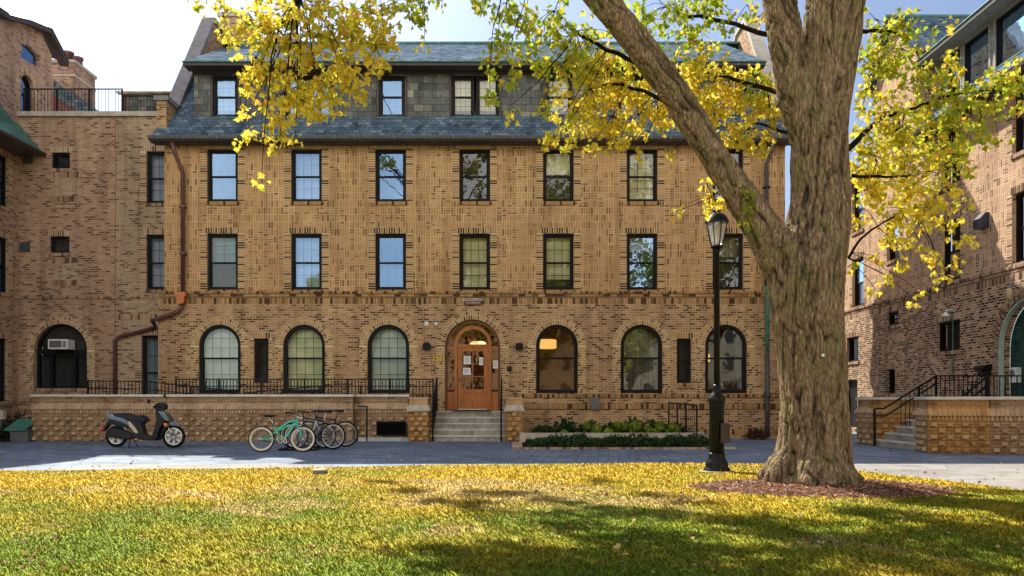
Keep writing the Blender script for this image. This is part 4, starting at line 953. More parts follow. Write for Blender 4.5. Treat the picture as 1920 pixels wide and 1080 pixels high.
# ------------------------------------------------------------------ flower bed right of the steps
pl = thing('planter', 'low pale concrete planter kerb in front of the right half of the tan front', 'planter', (PX(1150,23.2),23.2,0)); B=(PX(1150,23.2),23.2,0)
x0,x1 = PX(982,23.2),PX(1326,23.0); zk = PZ(811.5,23.2)
mb = MB(B); mb.box(x0,x1,23.1,23.3,-.02,zk); mb.box(x1-.35,x1,23.3,25.0,-.02,zk); mb.box(x0-.12,x0,23.1,25.8,-.02,zk); mb.build('kerb_wall', M['stone'], pl)
mb = MB(B); mb.box(x0,x1-.3,23.3,25.9,-.02,zk-.1); mb.build('soil', M['soil'], pl)
mb = MB(B); mb.box(x1-1.3,x1-.35,23.5,25.6,zk-.1,zk-.02); mb.build('slab', M['conc'], pl)
bd = thing('bed_edging', 'pinkish brick edging around the low green hedge strip', 'edging', (PX(1150,20.4),20.4,0)); B=(PX(1150,20.4),20.4,0)
mb = MB(B); e0,e1=PX(960,20.4),PX(1330,20.4); soldier_row(mb,e0,e1,-.02,.045,20.34,20.46,.1,.008); mb.build('front_row', M['btr'], bd)
mb = MB(B); mb.box(e0,e0+.28,20.46,23.1,-.02,.04); mb.box(e1-.02,PX(1372,20.9),20.5,20.9,-.02,.03); mb.build('side_slab', M['stone_warm'], bd)
sb = None
mb = MB((PX(1150,21.5),21.5,0)); mb.box(e0+.28,e1,20.46,23.1,-.02,.03); o = mb.build('bed_soil', M['soil'], None, loc=(PX(1150,21.5),21.5,0)); tag(o, kind='structure')
base=(PX(1281,24.0),24.0,zk-.05); h0=PX(1254,24.0); h1=PX(1308,23.4)
t = thing('garden_railing', 'small black two panel railing at the right end of the flower bed', 'railing', base); zt_=PZ(755,24.0)
mb = MB(base); mb.bar((h0,24.0,zt_),(h1,23.5,zt_-.08),.04); mb.bar((h0,24.0,zk+.1),(h1,23.5,zk),.03); mb.build('rail', M['iron'], t)
mb = MB(base)
for f in (0,.3,.62,1): x=h0+(h1-h0)*f; mb.bar((x,24-.5*f,zk-.1),(x,24-.5*f,zt_-.08*f),.045)
build_each(mb, 'post', M['iron'], t); mb = MB(base)
for i in range(1,14):
    f=i/14; x=h0+(h1-h0)*f; mb.bar((x,24-.5*f,zk+.1-.1*f),(x,24-.5*f,zt_-.08*f),.012)
build_each(mb, 'baluster', M['iron'], t)
# ------------------------------------------------------------------ right terrace
zt = 1.33
A=(9.98,19.6); Bp=(9.80,18.85); Cc=(11.12,18.6); D=(13.15,17.85)
terrace_wall('terrace_wall', 'orange brick front face of the right terrace with studded bricks', Bp, Cc, .5, zt, ('two','twot','stone','stone'))
terrace_wall('terrace_wall', 'brown brick face of the right terrace at the right edge', Cc, D, .5, zt)
terrace_wall('terrace_wall', 'narrow pale brick end face beside the right steps', (A[0],A[1]+.2), (Bp[0],Bp[1]+.03), .4, zt, ('tw','twt','stone','stone'))
terrace_wall('terrace_wall', 'orange brick cheek wall behind the right steps', (PX(1638,22.0),22.0), (11.9,22.0), .4, zt, ('two','twot','stone','stone'))
terrace_wall('terrace_wall', 'pale brick end pier left of the right steps', (PX(1612,22.7),22.9), (PX(1640,22.0),22.02), .35, zt, ('tw','twt','stone','stone'))
t = thing('side_steps', 'pale concrete side steps between the right terrace walls', 'steps', (10.2,20.6,0)); B=(10.2,20.6,0)
for i in range(5):
    xe_ = 10.22+i*.29 if i<4 else 11.4
    mb = MB(B); mb.box(9.95+i*.29,xe_,19.7,21.98,-.05,.18*(i+1)-.04); s_ = mb.build('step', M['riser'], t)
    mb = MB(B); mb.box(9.92+i*.29,xe_-.01,19.69,21.985,.18*(i+1)-.039,.18*(i+1)); mb.build('tread', M['conc_light'], s_)
fl = thing('terrace_floor', 'concrete floor of the right terrace below the green archway', 'terrace', (12,20,0)); mb = MB((12,20,0)); mb.box(11.42,13.1,18.9,24.5,0,.9); mb.box(10.4,11.4,19.2,19.68,0,.9); mb.build('slab', M['conc'], fl)
# railings there
zl = PZ(705,22.0)
base=(PX(1755,21.8),21.8,.9)
railing('terrace_railing', 'black baluster railing at the back of the right terrace', [(PX(1755,21.85),21.85,.9),(12.95,21.85,.9)], zl-.9, base, mid=None, bw=.018)
railing('terrace_railing', 'black baluster railing above the orange terrace wall at right', [(PX(1853,19.3),19.3,.9),(12.9,18.9,.9)], PZ(705,19.3)-.9, (11.8,19.3,.9), bw=.018)
for lab,yy,(pa,za),(pb,zb),ye_ in (('long black stair handrail rising from the post at the right steps',21.7,(1640,766),(1755,705),21.7),('near black stair handrail rising over the orange terrace wall',19.85,(1726,790),(1853,705),19.5)):
    x0_,z0_=PX(pa,yy),PZ(za,yy); x1_,z1_=PX(pb,ye_),PZ(zb,ye_); base=(x0_,yy,0)
    t=thing('stair_handrail', lab, 'handrail', base, 0, 'handrails of the right steps')
    mb=MB(base); mb.tube([(x0_,yy,z0_),(x0_+.25,yy,z0_),(x1_,ye_,z1_)],.026,8); mb.tube([(x0_,yy,z0_-.2),(x0_+.3,yy,z0_-.2),(x1_,ye_,z1_-.2)],.022,8); mb.build('rail', M['iron'], t)
    mb=MB(base); mb.bar((x0_,yy,0),(x0_,yy,z0_),.05); mb.bar((x1_,ye_,.8),(x1_,ye_,z1_),.05); xm=x0_+(x1_-x0_)*.72; mb.bar((xm,yy,.2),(xm,yy,z0_+(z1_-z0_)*.68),.05); build_each(mb, 'post', M['iron'], t)
    mb=MB(base)
    for i in range(6,14):
        f=i/14; x=x0_+(x1_-x0_)*f; mb.bar((x,yy,.9*f),(x,yy,z0_+(z1_-z0_)*max(0,(f-.1)/.9)),.014)
    build_each(mb, 'baluster', M['iron'], t)
# ------------------------------------------------------------------ GROUND
def sheet(name, pts, z, mat, kind='structure'):
    me = bpy.data.meshes.new(name); me.from_pydata([(x,y,z) for x,y in pts], [], [tuple(range(len(pts)))])
    uv = me.uv_layers.new(name='UVMap')
    for l in me.loops: v = me.vertices[l.vertex_index].co; uv.data[l.index].uv = (v.x, v.y)
    me.materials.append(mat); o = link(name, me); tag(o, kind=kind); return o
sheet('ground', [(-400,-400),(400,-400),(400,400),(-400,400)], -.02, M['ground'])
edge_px = [(-500,893),(-200,889),(0,885.5),(300,882),(600,878.5),(800,875),(1000,872.5),(1200,871.5),(1450,872),(1540,876),(1600,884),(1700,896),(1800,908),(1920,921.5),(2100,948),(2400,1000)]
EDGE = [(PX(px,GD(py)), GD(py)) for px,py in edge_px]
def edge_y(x):
    for a,b in zip(EDGE,EDGE[1:]):
        if a[0] <= x <= b[0]: return a[1]+(b[1]-a[1])*(x-a[0])/(b[0]-a[0])
    return EDGE[0][1] if x < EDGE[0][0] else EDGE[-1][1]
sheet('paved_walk', [(-40,3),(40,3),(40,36),(-40,36)], -.004, M['pavers'])
sheet('sunlit_walk', [(PX(1560,15.7),15.7),(22,15.7),(22,0),(6.0,0)]+[(x-.25,y-.15) for x,y in EDGE[::-1] if x > 5.4]+[(5.2,14.5)], 0.0, M['slab'])  # same paving in the paler sunlit colour, out to the building's shadow edge
sheet('sunlit_strip', [(-8.0,13.6),(-8.6,14.9),(-7.7,15.62),(-4.8,15.66),(-3.9,15.3),(-3.3,15.0),(-2.6,15.25),(-1.8,15.0),(-1.2,14.4)], 0.0, M['slab'])  # pale sheet cut to the sunlit band on the pavers
sheet('lawn', EDGE+[(30,-12),(-30,-12)], .012, M['lawn'])
sheet('mulch_bed_soil', [(-16.9,22.9),(PX(60,24.1),24.1),(PX(60,24.1),27.4),(-16.9,27.4)], .012, M['soil'])
def kn(x,y,s,o=0): return noise.noise(Vector((x*s+o,y*s-o,o*1.7)))
# grass blades: one object
def make_grass():
    N = 740000; d = 5.3*(15.6/5.3)**RNG.random(N); px = RNG.random(N)*2500-220
    # sample uniform in depth^-1 weighting, so near ground is denser
    X = (px-960)*d/F; Y = d
    ex = np.array([e[0] for e in EDGE]); ey = np.array([e[1] for e in EDGE]); yl = np.interp(X, ex, ey)
    TX, TY = PX(1530,11.3), 11.15
    ml = ((X-TX)/1.75)**2+((Y-TY)/1.15)**2
    keep = (Y < yl+RNG.normal(0,.03,N)) & (ml+RNG.normal(0,.12,N) > 1.0)
    X = X[keep]; Y = Y[keep]; N = len(X)
    g = np.empty(N); s = np.empty(N); hgt = np.empty(N)
    cache = {}
    for i in range(N):
        k = (int(X[i]*20), int(Y[i]*20)); v = cache.get(k)
        if v is None:
            x,y = X[i],Y[i]
            v = cache[k] = (kn(x,y,.55,3)+.5*kn(x,y,1.7,9)+.25*kn(x,y,5,1), kn(x,y,.8,20)+.6*kn(x,y,2.6,5)+.35*kn(x,y,7,2))
        g[i] = v[0]; s[i] = v[1]
    fy = np.clip((Y-8.2)/4.0,0,1)            # far = yellow, near = green
    straw_c = np.exp(-(((X+.3)/3.4)**2+((Y-10.7)/1.9)**2))*1.1
    for (ax,ay,bx,by) in ((-6.0,12.2,-3.3,9.6),(-3.2,9.1,-2.0,7.9),(-8.6,11.6,-6.8,10.6)):   # worn tracks
        vx,vy = bx-ax,by-ay; t = np.clip(((X-ax)*vx+(Y-ay)*vy)/(vx*vx+vy*vy),0,1); dd = np.hypot(X-ax-t*vx, Y-ay-t*vy); straw_c += .9*np.exp(-(dd/.16)**2)
    yel = np.clip(fy*.9+.18+g*.75+RNG.normal(0,.08,N),0,1); st = np.clip(straw_c-.42+s*1.0+RNG.normal(0,.11,N),0,.95)
    green = np.array([.25,.35,.018]); yellow = np.array([.80,.55,.04]); straw = np.array([.92,.62,.27])
    col = green*(1-yel[:,None])+yellow*yel[:,None]; col = col*(1-st[:,None])+straw*st[:,None]
    col *= (1+RNG.normal(0,.2,N)).clip(.4,1.6)[:,None]; col = np.clip(col,.004,1)
    h = (.018+.026*RNG.random(N))*(1-.45*st)*(1+.5*np.clip(g,-.5,.6)); w = (.0016+.0022*RNG.random(N))*(.6+Y/9)
    a = RNG.random(N)*2*np.pi; la = RNG.random(N)*2*np.pi; lean = (.25+.8*RNG.random(N))*h
    B = np.stack([X,Y,np.full(N,.010)],1); side = np.stack([np.cos(a),np.sin(a),np.zeros(N)],1)*w[:,None]
    ld = np.stack([np.cos(la),np.sin(la),np.zeros(N)],1)*lean[:,None]; up = np.stack([np.zeros(N),np.zeros(N),h],1)
    V = np.empty((N,4,3),np.float32); V[:,0] = B-side; V[:,1] = B+side; V[:,2] = B+side*.7+ld*.35+up*.6; V[:,3] = B+ld+up
    # two triangles: 0,1,2 and 0,2,3
    me = bpy.data.meshes.new('grass'); me.vertices.add(N*4); me.vertices.foreach_set('co', V.ravel())
    li = (np.arange(N)[:,None]*4+np.array([0,1,2,0,2,3])[None]).astype(np.int32).ravel()
    me.loops.add(N*6); me.loops.foreach_set('vertex_index', li); me.polygons.add(N*2)
    me.polygons.foreach_set('loop_start', (np.arange(N*2)*3).astype(np.int32)); me.polygons.foreach_set('loop_total', np.full(N*2,3,np.int32))
    at = me.attributes.new('Col','FLOAT_COLOR','POINT'); c4 = np.ones((N,4,4),np.float32); c4[:,:,:3] = col[:,None,:]; c4[:,:2,:3] *= .8
    at.data.foreach_set('color', c4.ravel()); me.update(calc_edges=True); me.polygons.foreach_set('use_smooth', np.ones(N*2,bool)); nn=np.repeat(np.stack([np.cos(la)*.2,np.sin(la)*.2,np.ones(N)],1),4,axis=0); nn/=np.linalg.norm(nn,axis=1,keepdims=True); me.normals_split_custom_set_from_vertices(nn.tolist()); me.materials.append(M['grass'])
    tag(link('grass', me), kind='stuff')
make_grass()
# leaf shapes -----------------------------------------------------
MAPLE = np.array([(0,-.05),(.10,.10),(.42,.02),(.30,.20),(.62,.42),(.36,.46),(.40,.66),(.20,.60),(0,1.05),(-.20,.60),(-.40,.66),(-.36,.46),(-.62,.42),(-.30,.20),(-.42,.02),(-.10,.10)])
SIMPLE = np.array([(0,-.05),(.42,.08),(.55,.45),(.22,.6),(0,1.0),(-.22,.6),(-.55,.45),(-.42,.08)])
OVAL = np.array([(0,0),(.22,.25),(.25,.6),(0,1.0),(-.25,.6),(-.22,.25)])
def leaf_mesh(name, P, size, axis, nrm, col, shape=MAPLE, fold=.25):
    """P base points, axis = direction of the midrib, nrm = leaf normal; two faces folded along the midrib"""
    N = len(P); K = len(shape); half = K//2
    axis = axis/np.linalg.norm(axis,axis=1,keepdims=True); nrm = nrm-(nrm*axis).sum(1,keepdims=True)*axis; nrm /= np.linalg.norm(nrm,axis=1,keepdims=True)+1e-9
    sd = np.cross(axis,nrm); s = np.asarray(size)[:,None,None]
    V = P[:,None,:]+s*(sd[:,None,:]*shape[None,:,0:1]+axis[:,None,:]*shape[None,:,1:2]+nrm[:,None,:]*(np.abs(shape[None,:,0:1])*fold-.12*shape[None,:,1:2]**2))
    A = list(range(0,half+1)); Bf = [0]+list(range(half,K)); L = len(A)+len(Bf)
    me = bpy.data.meshes.new(name); me.vertices.add(N*K); me.vertices.foreach_set('co', V.astype(np.float32).ravel())
    li = (np.arange(N)[:,None]*K+np.array(A+Bf)[None]).astype(np.int32).ravel(); me.loops.add(N*L); me.loops.foreach_set('vertex_index', li)
    me.polygons.add(N*2); ls = np.empty((N,2),np.int32); ls[:,0] = np.arange(N)*L; ls[:,1] = np.arange(N)*L+len(A)
    me.polygons.foreach_set('loop_start', ls.ravel()); me.polygons.foreach_set('loop_total', np.tile([len(A),len(Bf)],N).astype(np.int32))
    at = me.attributes.new('Col','FLOAT_COLOR','POINT'); c4 = np.ones((N,K,4),np.float32); c4[:,:,:3] = col[:,None,:]
    at.data.foreach_set('color', c4.ravel()); me.update(calc_edges=True); return me
def rnd_unit(n): v = RNG.normal(0,1,(n,3)); return v/np.linalg.norm(v,axis=1,keepdims=True)
# fallen leaves -----------------------------------------------------
n = 1150; d = 5.6*(15/5.6)**RNG.random(n); X = (RNG.random(n)*2000-40-960)*d/F
extra = 300; X = np.concatenate([X, (RNG.random(extra)*1900-960)/F*19]); d = np.concatenate([d, 15+7.5*RNG.random(extra)])
kp = ~((X > 0)&(d > 20.2)&(X<5.2)); X = X[kp]; d = d[kp]; n = len(X)
P = np.stack([X,d,np.where((d<14.6)&(X<5),.028,.008)+.015*RNG.random(n)],1); pal = np.array([(.30,.12,.03),(.42,.22,.06),(.55,.36,.10),(.20,.08,.03),(.50,.42,.22)])
me = leaf_mesh('fallen_leaves', P, .026+.045*RNG.random(n)**2, rnd_unit(n)*[1,1,.35], rnd_unit(n)*[.7,.7,.5]+[0,0,.9], pal[RNG.integers(0,5,n)]*(.6+.7*RNG.random(n))[:,None], SIMPLE, .5)
me.materials.append(M['litter']); tag(link('fallen_leaves', me), kind='stuff')
# mulch ring -----------------------------------------------------
TX, TY = PX(1530,11.3), 11.15
mb = MB(); R_,A_ = 14,56; base=len(mb.v); mb.v.append((TX,TY,.10))
for r in range(1,R_+1):
    for a in range(A_):
        an=2*math.pi*a/A_; rr=r/R_; wob=1+.07*kn(math.cos(an)*2,math.sin(an)*2,1,4); h=.10*(1-rr**2)+.012+.03*kn(math.cos(an)*rr*5,math.sin(an)*rr*5,1,8)*(1-rr)+(.012*kn(math.cos(an)*rr*20,math.sin(an)*rr*20,1,8))*(1-rr)
        mb.v.append((TX+1.8*rr*wob*math.cos(an), TY+1.2*rr*wob*math.sin(an), h))
for a in range(A_): mb.face((base,base+1+a,base+1+(a+1)%A_),.5,True)
for r in range(R_-1):
    for a in range(A_): i=base+1+r*A_; a2=(a+1)%A_; mb.face((i+a,i+A_+a,i+A_+a2,i+a2),.5,True)
o = mb.build('mulch_mound', M['mulch']); tag(o, kind='structure')
n = 9000; an = RNG.random(n)*2*np.pi; rr = np.sqrt(RNG.random(n))*1.04; P = np.stack([TX+1.8*rr*np.cos(an), TY+1.2*rr*np.sin(an), .10*(1-rr**2).clip(0)+.014+.012*RNG.random(n)],1)
pal = np.array([(.32,.14,.075),(.20,.08,.045),(.46,.26,.17),(.10,.045,.03),(.55,.38,.28)])
STRIP = np.array([(0,0),(.12,.05),(.12,.5),(.10,1.0),(-.02,1.02),(-.12,.9),(-.12,.5),(-.12,.05)])
me = leaf_mesh('mulch_chips', P, .02+.05*RNG.random(n), rnd_unit(n)*[1,1,.3], rnd_unit(n)*[.6,.6,.4]+[0,0,.9], pal[RNG.integers(0,5,n)]*(.7+.5*RNG.random(n))[:,None], STRIP, .2)
me.materials.append(M['litter']); tag(link('mulch_chips', me), kind='stuff')
# ------------------------------------------------------------------ MAPLE TREE
TB = Vector((PX(1522,11.4),11.4,0))
tree = thing('maple_tree', 'large maple with furrowed trunk, one long limb leaning left and yellow green leaves', 'tree', tuple(TB))
def TP(px,py,d=11.4): return Vector((PX(px,d),d,PZ(py,d)))
def bark_mat():
    T = NT('maple_bark'); v = T.obj(); m = T.n('ShaderNodeMapping', {'Vector':v,'Scale':(1,1,.13)}).outputs[0]
    wv = T.n('ShaderNodeVectorMath', {0:T.n('ShaderNodeTexNoise',{'Vector':v,'Scale':5.0,'Detail':3}).outputs['Color']}, operation='SCALE'); wv.inputs['Scale'].default_value=.12
    vv = T.n('ShaderNodeVectorMath', {0:m,1:wv.outputs[0]}, operation='ADD').outputs[0]
    vo = T.n('ShaderNodeTexVoronoi', {'Vector':vv,'Scale':20.0}, feature='DISTANCE_TO_EDGE').outputs['Distance']
    cr = T.n('ShaderNodeAttribute', attribute_name='crack').outputs['Fac']
    n1 = T.noise(3.5, v, 6, .65); n2 = T.noise(30, T.n('ShaderNodeMapping', {'Vector':v,'Scale':(1,1,.3)}).outputs[0], 5, .7)
    c = T.ramp(n2, [(.3,(.075,.047,.028)),(.5,(.205,.135,.083)),(.72,(.40,.285,.19))])
    moss = T.ramp(n1, [(.47,(0,)*3),(.62,(.7,)*3)])
    c = T.mix(moss, c, C(.17,.155,.06))
    c = T.mix(1.0, c, T.ramp(vo, [(0,(.6,)*3),(.08,(.9,)*3),(.25,(1.05,)*3)]), 'MULTIPLY')
    c = T.mix(1.0, c, T.ramp(cr, [(.04,(.09,)*3),(.28,(.55,)*3),(.62,(1.3,)*3)]), 'MULTIPLY')
    h = T.math('ADD', T.math('MULTIPLY', T.math('MINIMUM', vo, .16), 4.0), T.math('MULTIPLY', n2, .7))
    return T.done(T.bsdf(c, .92, normal=T.bump(h, .9, .02), spec=.15))
M['bark'] = bark_mat()
def limb_tube(mb, pts, n=28, sub=6):
    # catmull-rom through (point, radius)
    P = [Vector(p) for p,_ in pts]; Rr = [r for _,r in pts]; o=[]; rad=[]
    for i in range(len(P)-1):
        p0,p1,p2,p3 = P[max(i-1,0)],P[i],P[i+1],P[min(i+2,len(P)-1)]
        for k in range(sub):
            t=k/sub; o.append(.5*((2*p1)+(p2-p0)*t+(2*p0-5*p1+4*p2-p3)*t*t+(3*p1-p0-3*p2+p3)*t**3)); rad.append(Rr[i]+(Rr[i+1]-Rr[i])*t)
    o.append(P[-1]); rad.append(Rr[-1]); mb.tube(o, rad, n); return o, rad
W = lambda w: w*11.4/F/2
tmain = [(TP(1518,935),.70),(TP(1518,915),.62),(TP(1524,885),.545),(TP(1527,840),.505),(TP(1527,750),.455),(TP(1518,640),.465),(TP(1511,560),.515),(TP(1514,500),.53),(TP(1530,440),.44),(TP(1537,370),.395),(TP(1536,300),.388),(TP(1543,200),.375),(TP(1556,100),.37),(TP(1566,0),.385),(TP(1580,-120),.38),(TP(1620,-280,11.8),.30),(TP(1680,-450,12.3),.2),(TP(1700,-640,12.8),.09)]
tleft = [(TP(1500,560),.28),(TP(1467,495),.285),(TP(1430,430),.25),(TP(1372,342),.215),(TP(1298,228),.205),(TP(1215,106,11.3),.20),(TP(1128,0,11.2),.195),(TP(1040,-120,11.1),.185),(TP(900,-250,11.3),.15),(TP(700,-330,11.8),.11),(TP(480,-360,12.4),.06)]
tmid = [(TP(1535,330),.22),(TP(1510,240),.25),(TP(1487,150),.25),(TP(1470,60),.235),(TP(1457,-20),.22),(TP(1430,-160,11.0),.19),(TP(1380,-340,10.6),.14),(TP(1340,-520,10.2),.07)]
mb = MB(tuple(TB)); SK = []
for l in (tmain,tleft,tmid):
    o_,r_ = limb_tube(mb, l); SK += list(zip(o_,r_))
for a_,s_,l_ in ((3.45,.2,.78),(2.6,.17,.66),(4.4,.19,.72),(5.3,.2,.72),(.3,.2,.66),(1.4,.2,.7),(-.5,.17,.66)):   # root flares
    dr_ = Vector((math.cos(a_),math.sin(a_),0)); b0 = Vector((TP(1518,0).x,11.4,0))
    mb.tube([b0+dr_*.22+Vector((0,0,.62)), b0+dr_*.44+Vector((0,0,.26)), b0+dr_*.62+Vector((0,0,.10)), b0+dr_*l_+Vector((0,0,-.03))],[.16,s_,s_*.75,.03],12)
me = mb.mesh('tmp', None); ob = bpy.data.objects.new('tmp', me); COL.objects.link(ob)
md = ob.modifiers.new('r','REMESH'); md.mode='VOXEL'; md.voxel_size=.017; md.use_smooth_shade=True
md2 = ob.modifiers.new('s','SMOOTH'); md2.iterations=6; md2.factor=.6
bpy.context.view_layer.update(); me2 = bpy.data.meshes.new_from_object(ob.evaluated_get(bpy.context.evaluated_depsgraph_get())); bpy.data.objects.remove(ob)
nv = len(me2.vertices); co = np.empty(nv*3,np.float32); me2.vertices.foreach_get('co',co); co=co.reshape(-1,3)
nr = np.empty(nv*3,np.float32); me2.vertices.foreach_get('normal',nr); nr=nr.reshape(-1,3)
disp = np.zeros(nv,np.float32)
# bark plates follow each limb: stretch the noise along the local stem direction
leftdir = (TP(1128,0,11.2)-TP(1428,430)).normalized()
tb_ = TB
for i in range(nv):
    x,y,z = co[i]
    wx,wz = x+tb_.x, z
    # left limb region: left of the line of the trunk's left edge above the fork
    inl = wz > PZ(470,11.4) and wx < PX(1452+(470-(750-(wz-1.25)*F/11.4))*.10,11.4)
    if inl:
        q = Vector((x,y,z)); al = q.dot(leftdir); pr = q-leftdir*al; p = Vector((pr.x,pr.y,pr.z))*9.0+leftdir*al*1.3
    else: p = Vector((x*10.5,y*10.5,z*1.6))
    wob = noise.noise(Vector((x*3,y*3,z*2.2)))*1.0
    p = p+Vector((wob,wob*.6,wob*.8))
    n1 = abs(noise.noise(p*.62)); n2 = abs(noise.noise(p*1.35+Vector((7,3,1)))); fine = noise.noise(p*3.1)
    dd,_ = noise.voronoi(Vector((p.x*.55,p.y*.55,p.z*1.1))); e3 = min(1.0,(dd[1]-dd[0])*3.5)
    disp[i] = min(1.0,n1*4.2)*.45+min(1.0,n2*3.2)*.25+e3*.2+fine*.15
big = np.array([noise.noise(Vector((c[0]*1.6,c[1]*1.6,c[2]*.7))) for c in co[::1]],np.float32)
thick = np.clip((1.0),0,1)
amp = .050
co2 = co+nr*((disp-.55)*amp+big*.035)[:,None]
me2.vertices.foreach_set('co', co2.astype(np.float32).ravel())
at = me2.attributes.new('crack','FLOAT','POINT'); at.data.foreach_set('value', np.clip(disp,0,1)); me2.materials.clear(); me2.materials.append(M['bark'])
me2.polygons.foreach_set('use_smooth', [True]*len(me2.polygons)); me2.update()
trunk = link('trunk', me2, tree)
# small wound tag on the trunk
tg = thing('tree_tag', 'tiny round white tag nailed to the maple trunk', 'tag', tuple(TP(1543,666,10.90)))
mb = MB(); mb.lathe([(.022,-.01),(.022,.0)], n=12, axis='y'); mb.build('disc', M['white'], tg)
# foliage clusters: px, py, rx, ry, leaves, greenness, depth
CL = [(420,15,35,22,30,.5,10.5),(375,8,16,16,14,.7,10.4),(560,30,130,50,300,.25,10.8),(500,70,70,60,200,.15,10.5),(560,110,90,60,260,.1,10.9),(640,90,70,70,220,.2,11.2),(480,130,40,50,90,.1,10.4),(590,165,70,45,180,.1,10.7),(545,190,60,40,120,.08,10.5),(660,40,80,40,170,.3,11.0),(710,60,40,60,100,.3,11.2),(705,110,35,50,70,.1,10.9),(430,75,22,20,22,.1,10.6),(640,150,50,35,90,.1,11),(520,235,50,30,50,.08,10.4),(560,200,70,25,60,.08,10.5),(660,175,30,30,45,.1,10.8),(490,262,35,14,30,.08,10.4),(455,215,14,14,12,.08,10.4),(520,280,10,10,8,.05,10.3),(487,331,7,6,5,.05,10.2),(442,268,8,7,5,.05,10.2),(600,212,20,10,14,.08,10.6),(558,263,10,8,6,.05,10.4),(722,98,12,25,20,.1,10.8),(740,12,50,18,50,.6,11),(790,35,14,60,40,.9,11.3),(765,20,30,25,30,.8,11.3),(830,10,25,15,22,.8,11.5),(795,85,8,12,8,.1,11.2),
 (905,15,30,22,40,.9,11.4),(950,25,50,40,90,.9,11.3),(935,85,30,25,40,.85,11),(985,60,50,45,110,.8,11.2),(1040,40,60,40,130,.85,11.6),(1080,80,70,45,150,.7,11.6),(950,130,30,40,50,.6,10.9),(918,165,14,30,24,.75,10.6),(990,120,40,30,60,.6,11),(955,210,14,12,14,.2,10.5),
 (1120,110,60,40,140,.5,12.3),(1060,130,50,35,90,.5,12),(1140,150,80,40,220,.25,12.4),(1110,190,80,45,260,.15,12.3),(1180,185,90,55,320,.08,12.5),(1150,235,70,35,170,.08,12.2),(1075,215,40,30,70,.3,11.9),(1230,215,50,50,150,.1,12.4),(1040,265,28,18,30,.1,11.3),(1062,250,20,30,30,.4,11.3),(1020,200,25,25,24,.6,11.2),(1110,280,14,22,14,.08,11.8),(1160,275,25,14,20,.08,11.8),(1200,290,12,18,12,.08,11.8),(1258,292,10,8,6,.05,11.6),
 (1250,30,90,35,180,.9,12.2),(1330,15,80,25,130,.9,12.3),(1200,60,60,40,110,.9,12.4),(1290,75,60,35,110,.85,12.5),(1345,60,25,15,24,.9,12),(1425,45,10,14,10,.2,11.8),(1400,15,30,12,30,.7,12),
 (1310,125,60,35,180,.25,12.6),(1350,160,70,45,260,.12,12.6),(1400,190,60,45,220,.15,12.5),(1345,220,60,35,150,.15,12.5),(1420,150,28,22,50,.8,12),(1440,200,20,60,70,.3,12.1),(1405,255,40,28,70,.2,12.2),(1435,280,22,22,30,.15,12),(1300,200,50,40,110,.1,12.6),(1370,250,50,20,50,.2,12.4),(1290,160,50,40,120,.1,12.6),
 (1325,345,25,16,20,.06,11.9),(1350,372,25,20,30,.06,11.8),(1330,402,14,10,12,.06,11.6),(1260,402,8,6,5,.05,11.6),(1290,386,9,8,6,.05,11.6),(1330,375,12,10,10,.06,11.7),(1400,392,18,34,60,1.0,11.15),(1170,12,40,14,30,.95,11.3),
 (1640,55,35,40,60,.5,11.9),(1690,60,45,35,110,.75,11.8),(1650,120,50,45,160,.6,12),(1630,180,30,45,80,.4,11.9),(1690,110,50,40,120,.6,12.1),(1720,165,55,40,150,.55,12),(1760,130,40,30,60,.5,11.9),(1780,120,25,25,30,.3,11.7),(1785,55,14,14,10,.15,11.5),(1660,230,50,40,120,.3,11.7),(1620,270,30,50,110,.3,11.6),(1690,260,60,45,190,.3,11.8),(1740,215,50,40,130,.45,11.9),(1790,200,45,30,90,.6,11.8),(1830,170,60,25,100,.6,11.7),(1880,150,40,25,70,.6,11.6),(1910,190,20,30,40,.5,11.5),(1860,200,40,30,60,.6,11.6),(1840,240,45,35,80,.65,11.6),(1790,255,45,35,110,.6,11.8),(1870,265,25,20,25,.4,11.5),(1905,130,20,14,20,.5,11.5),
 (1640,310,45,35,120,.2,11.6),(1700,310,50,30,130,.25,11.7),(1760,300,40,30,90,.4,11.7),(1640,360,40,30,80,.12,11.5),(1700,360,60,35,150,.12,11.6),(1760,340,35,30,60,.3,11.6),(1690,410,55,30,120,.08,11.5),(1740,395,35,30,70,.08,11.5),(1785,365,35,25,50,.2,11.5),(1810,320,25,25,30,.3,11.5),(1665,440,30,22,40,.08,11.4),(1790,400,22,28,34,.1,11.4),(1810,450,28,12,22,.08,11.3),(1715,445,30,20,34,.08,11.3),(1750,470,34,16,34,.08,11.3),(1700,490,20,14,18,.08,11.2),(1770,500,22,14,20,.06,11.2),(1780,530,24,10,14,.06,11.2),(1640,490,12,20,12,.05,11.2),(1665,525,18,14,14,.05,11.2),(1645,550,14,8,8,.05,11.2),(1715,545,9,12,8,.05,11.2),(1715,570,12,10,9,.05,11.2),(1595,490,12,10,8,.08,11.3),(1615,400,25,25,35,.08,11.5),(1605,330,16,30,30,.15,11.5)]
UPPER = []; BOUGHS = []
for k in range(75):                                      # crown above the frame
    v = rnd_unit(1)[0]; r = RNG.random()**.4; c_ = np.array([3.2,12.6,10.6])+v*r*np.array([5.2,3.6,3.4]); 
    if c_[2] < 7.6 or c_[1]-.834*c_[2] > 4.6: continue
    UPPER.append((Vector(c_), .8+.5*RNG.random(), 130))
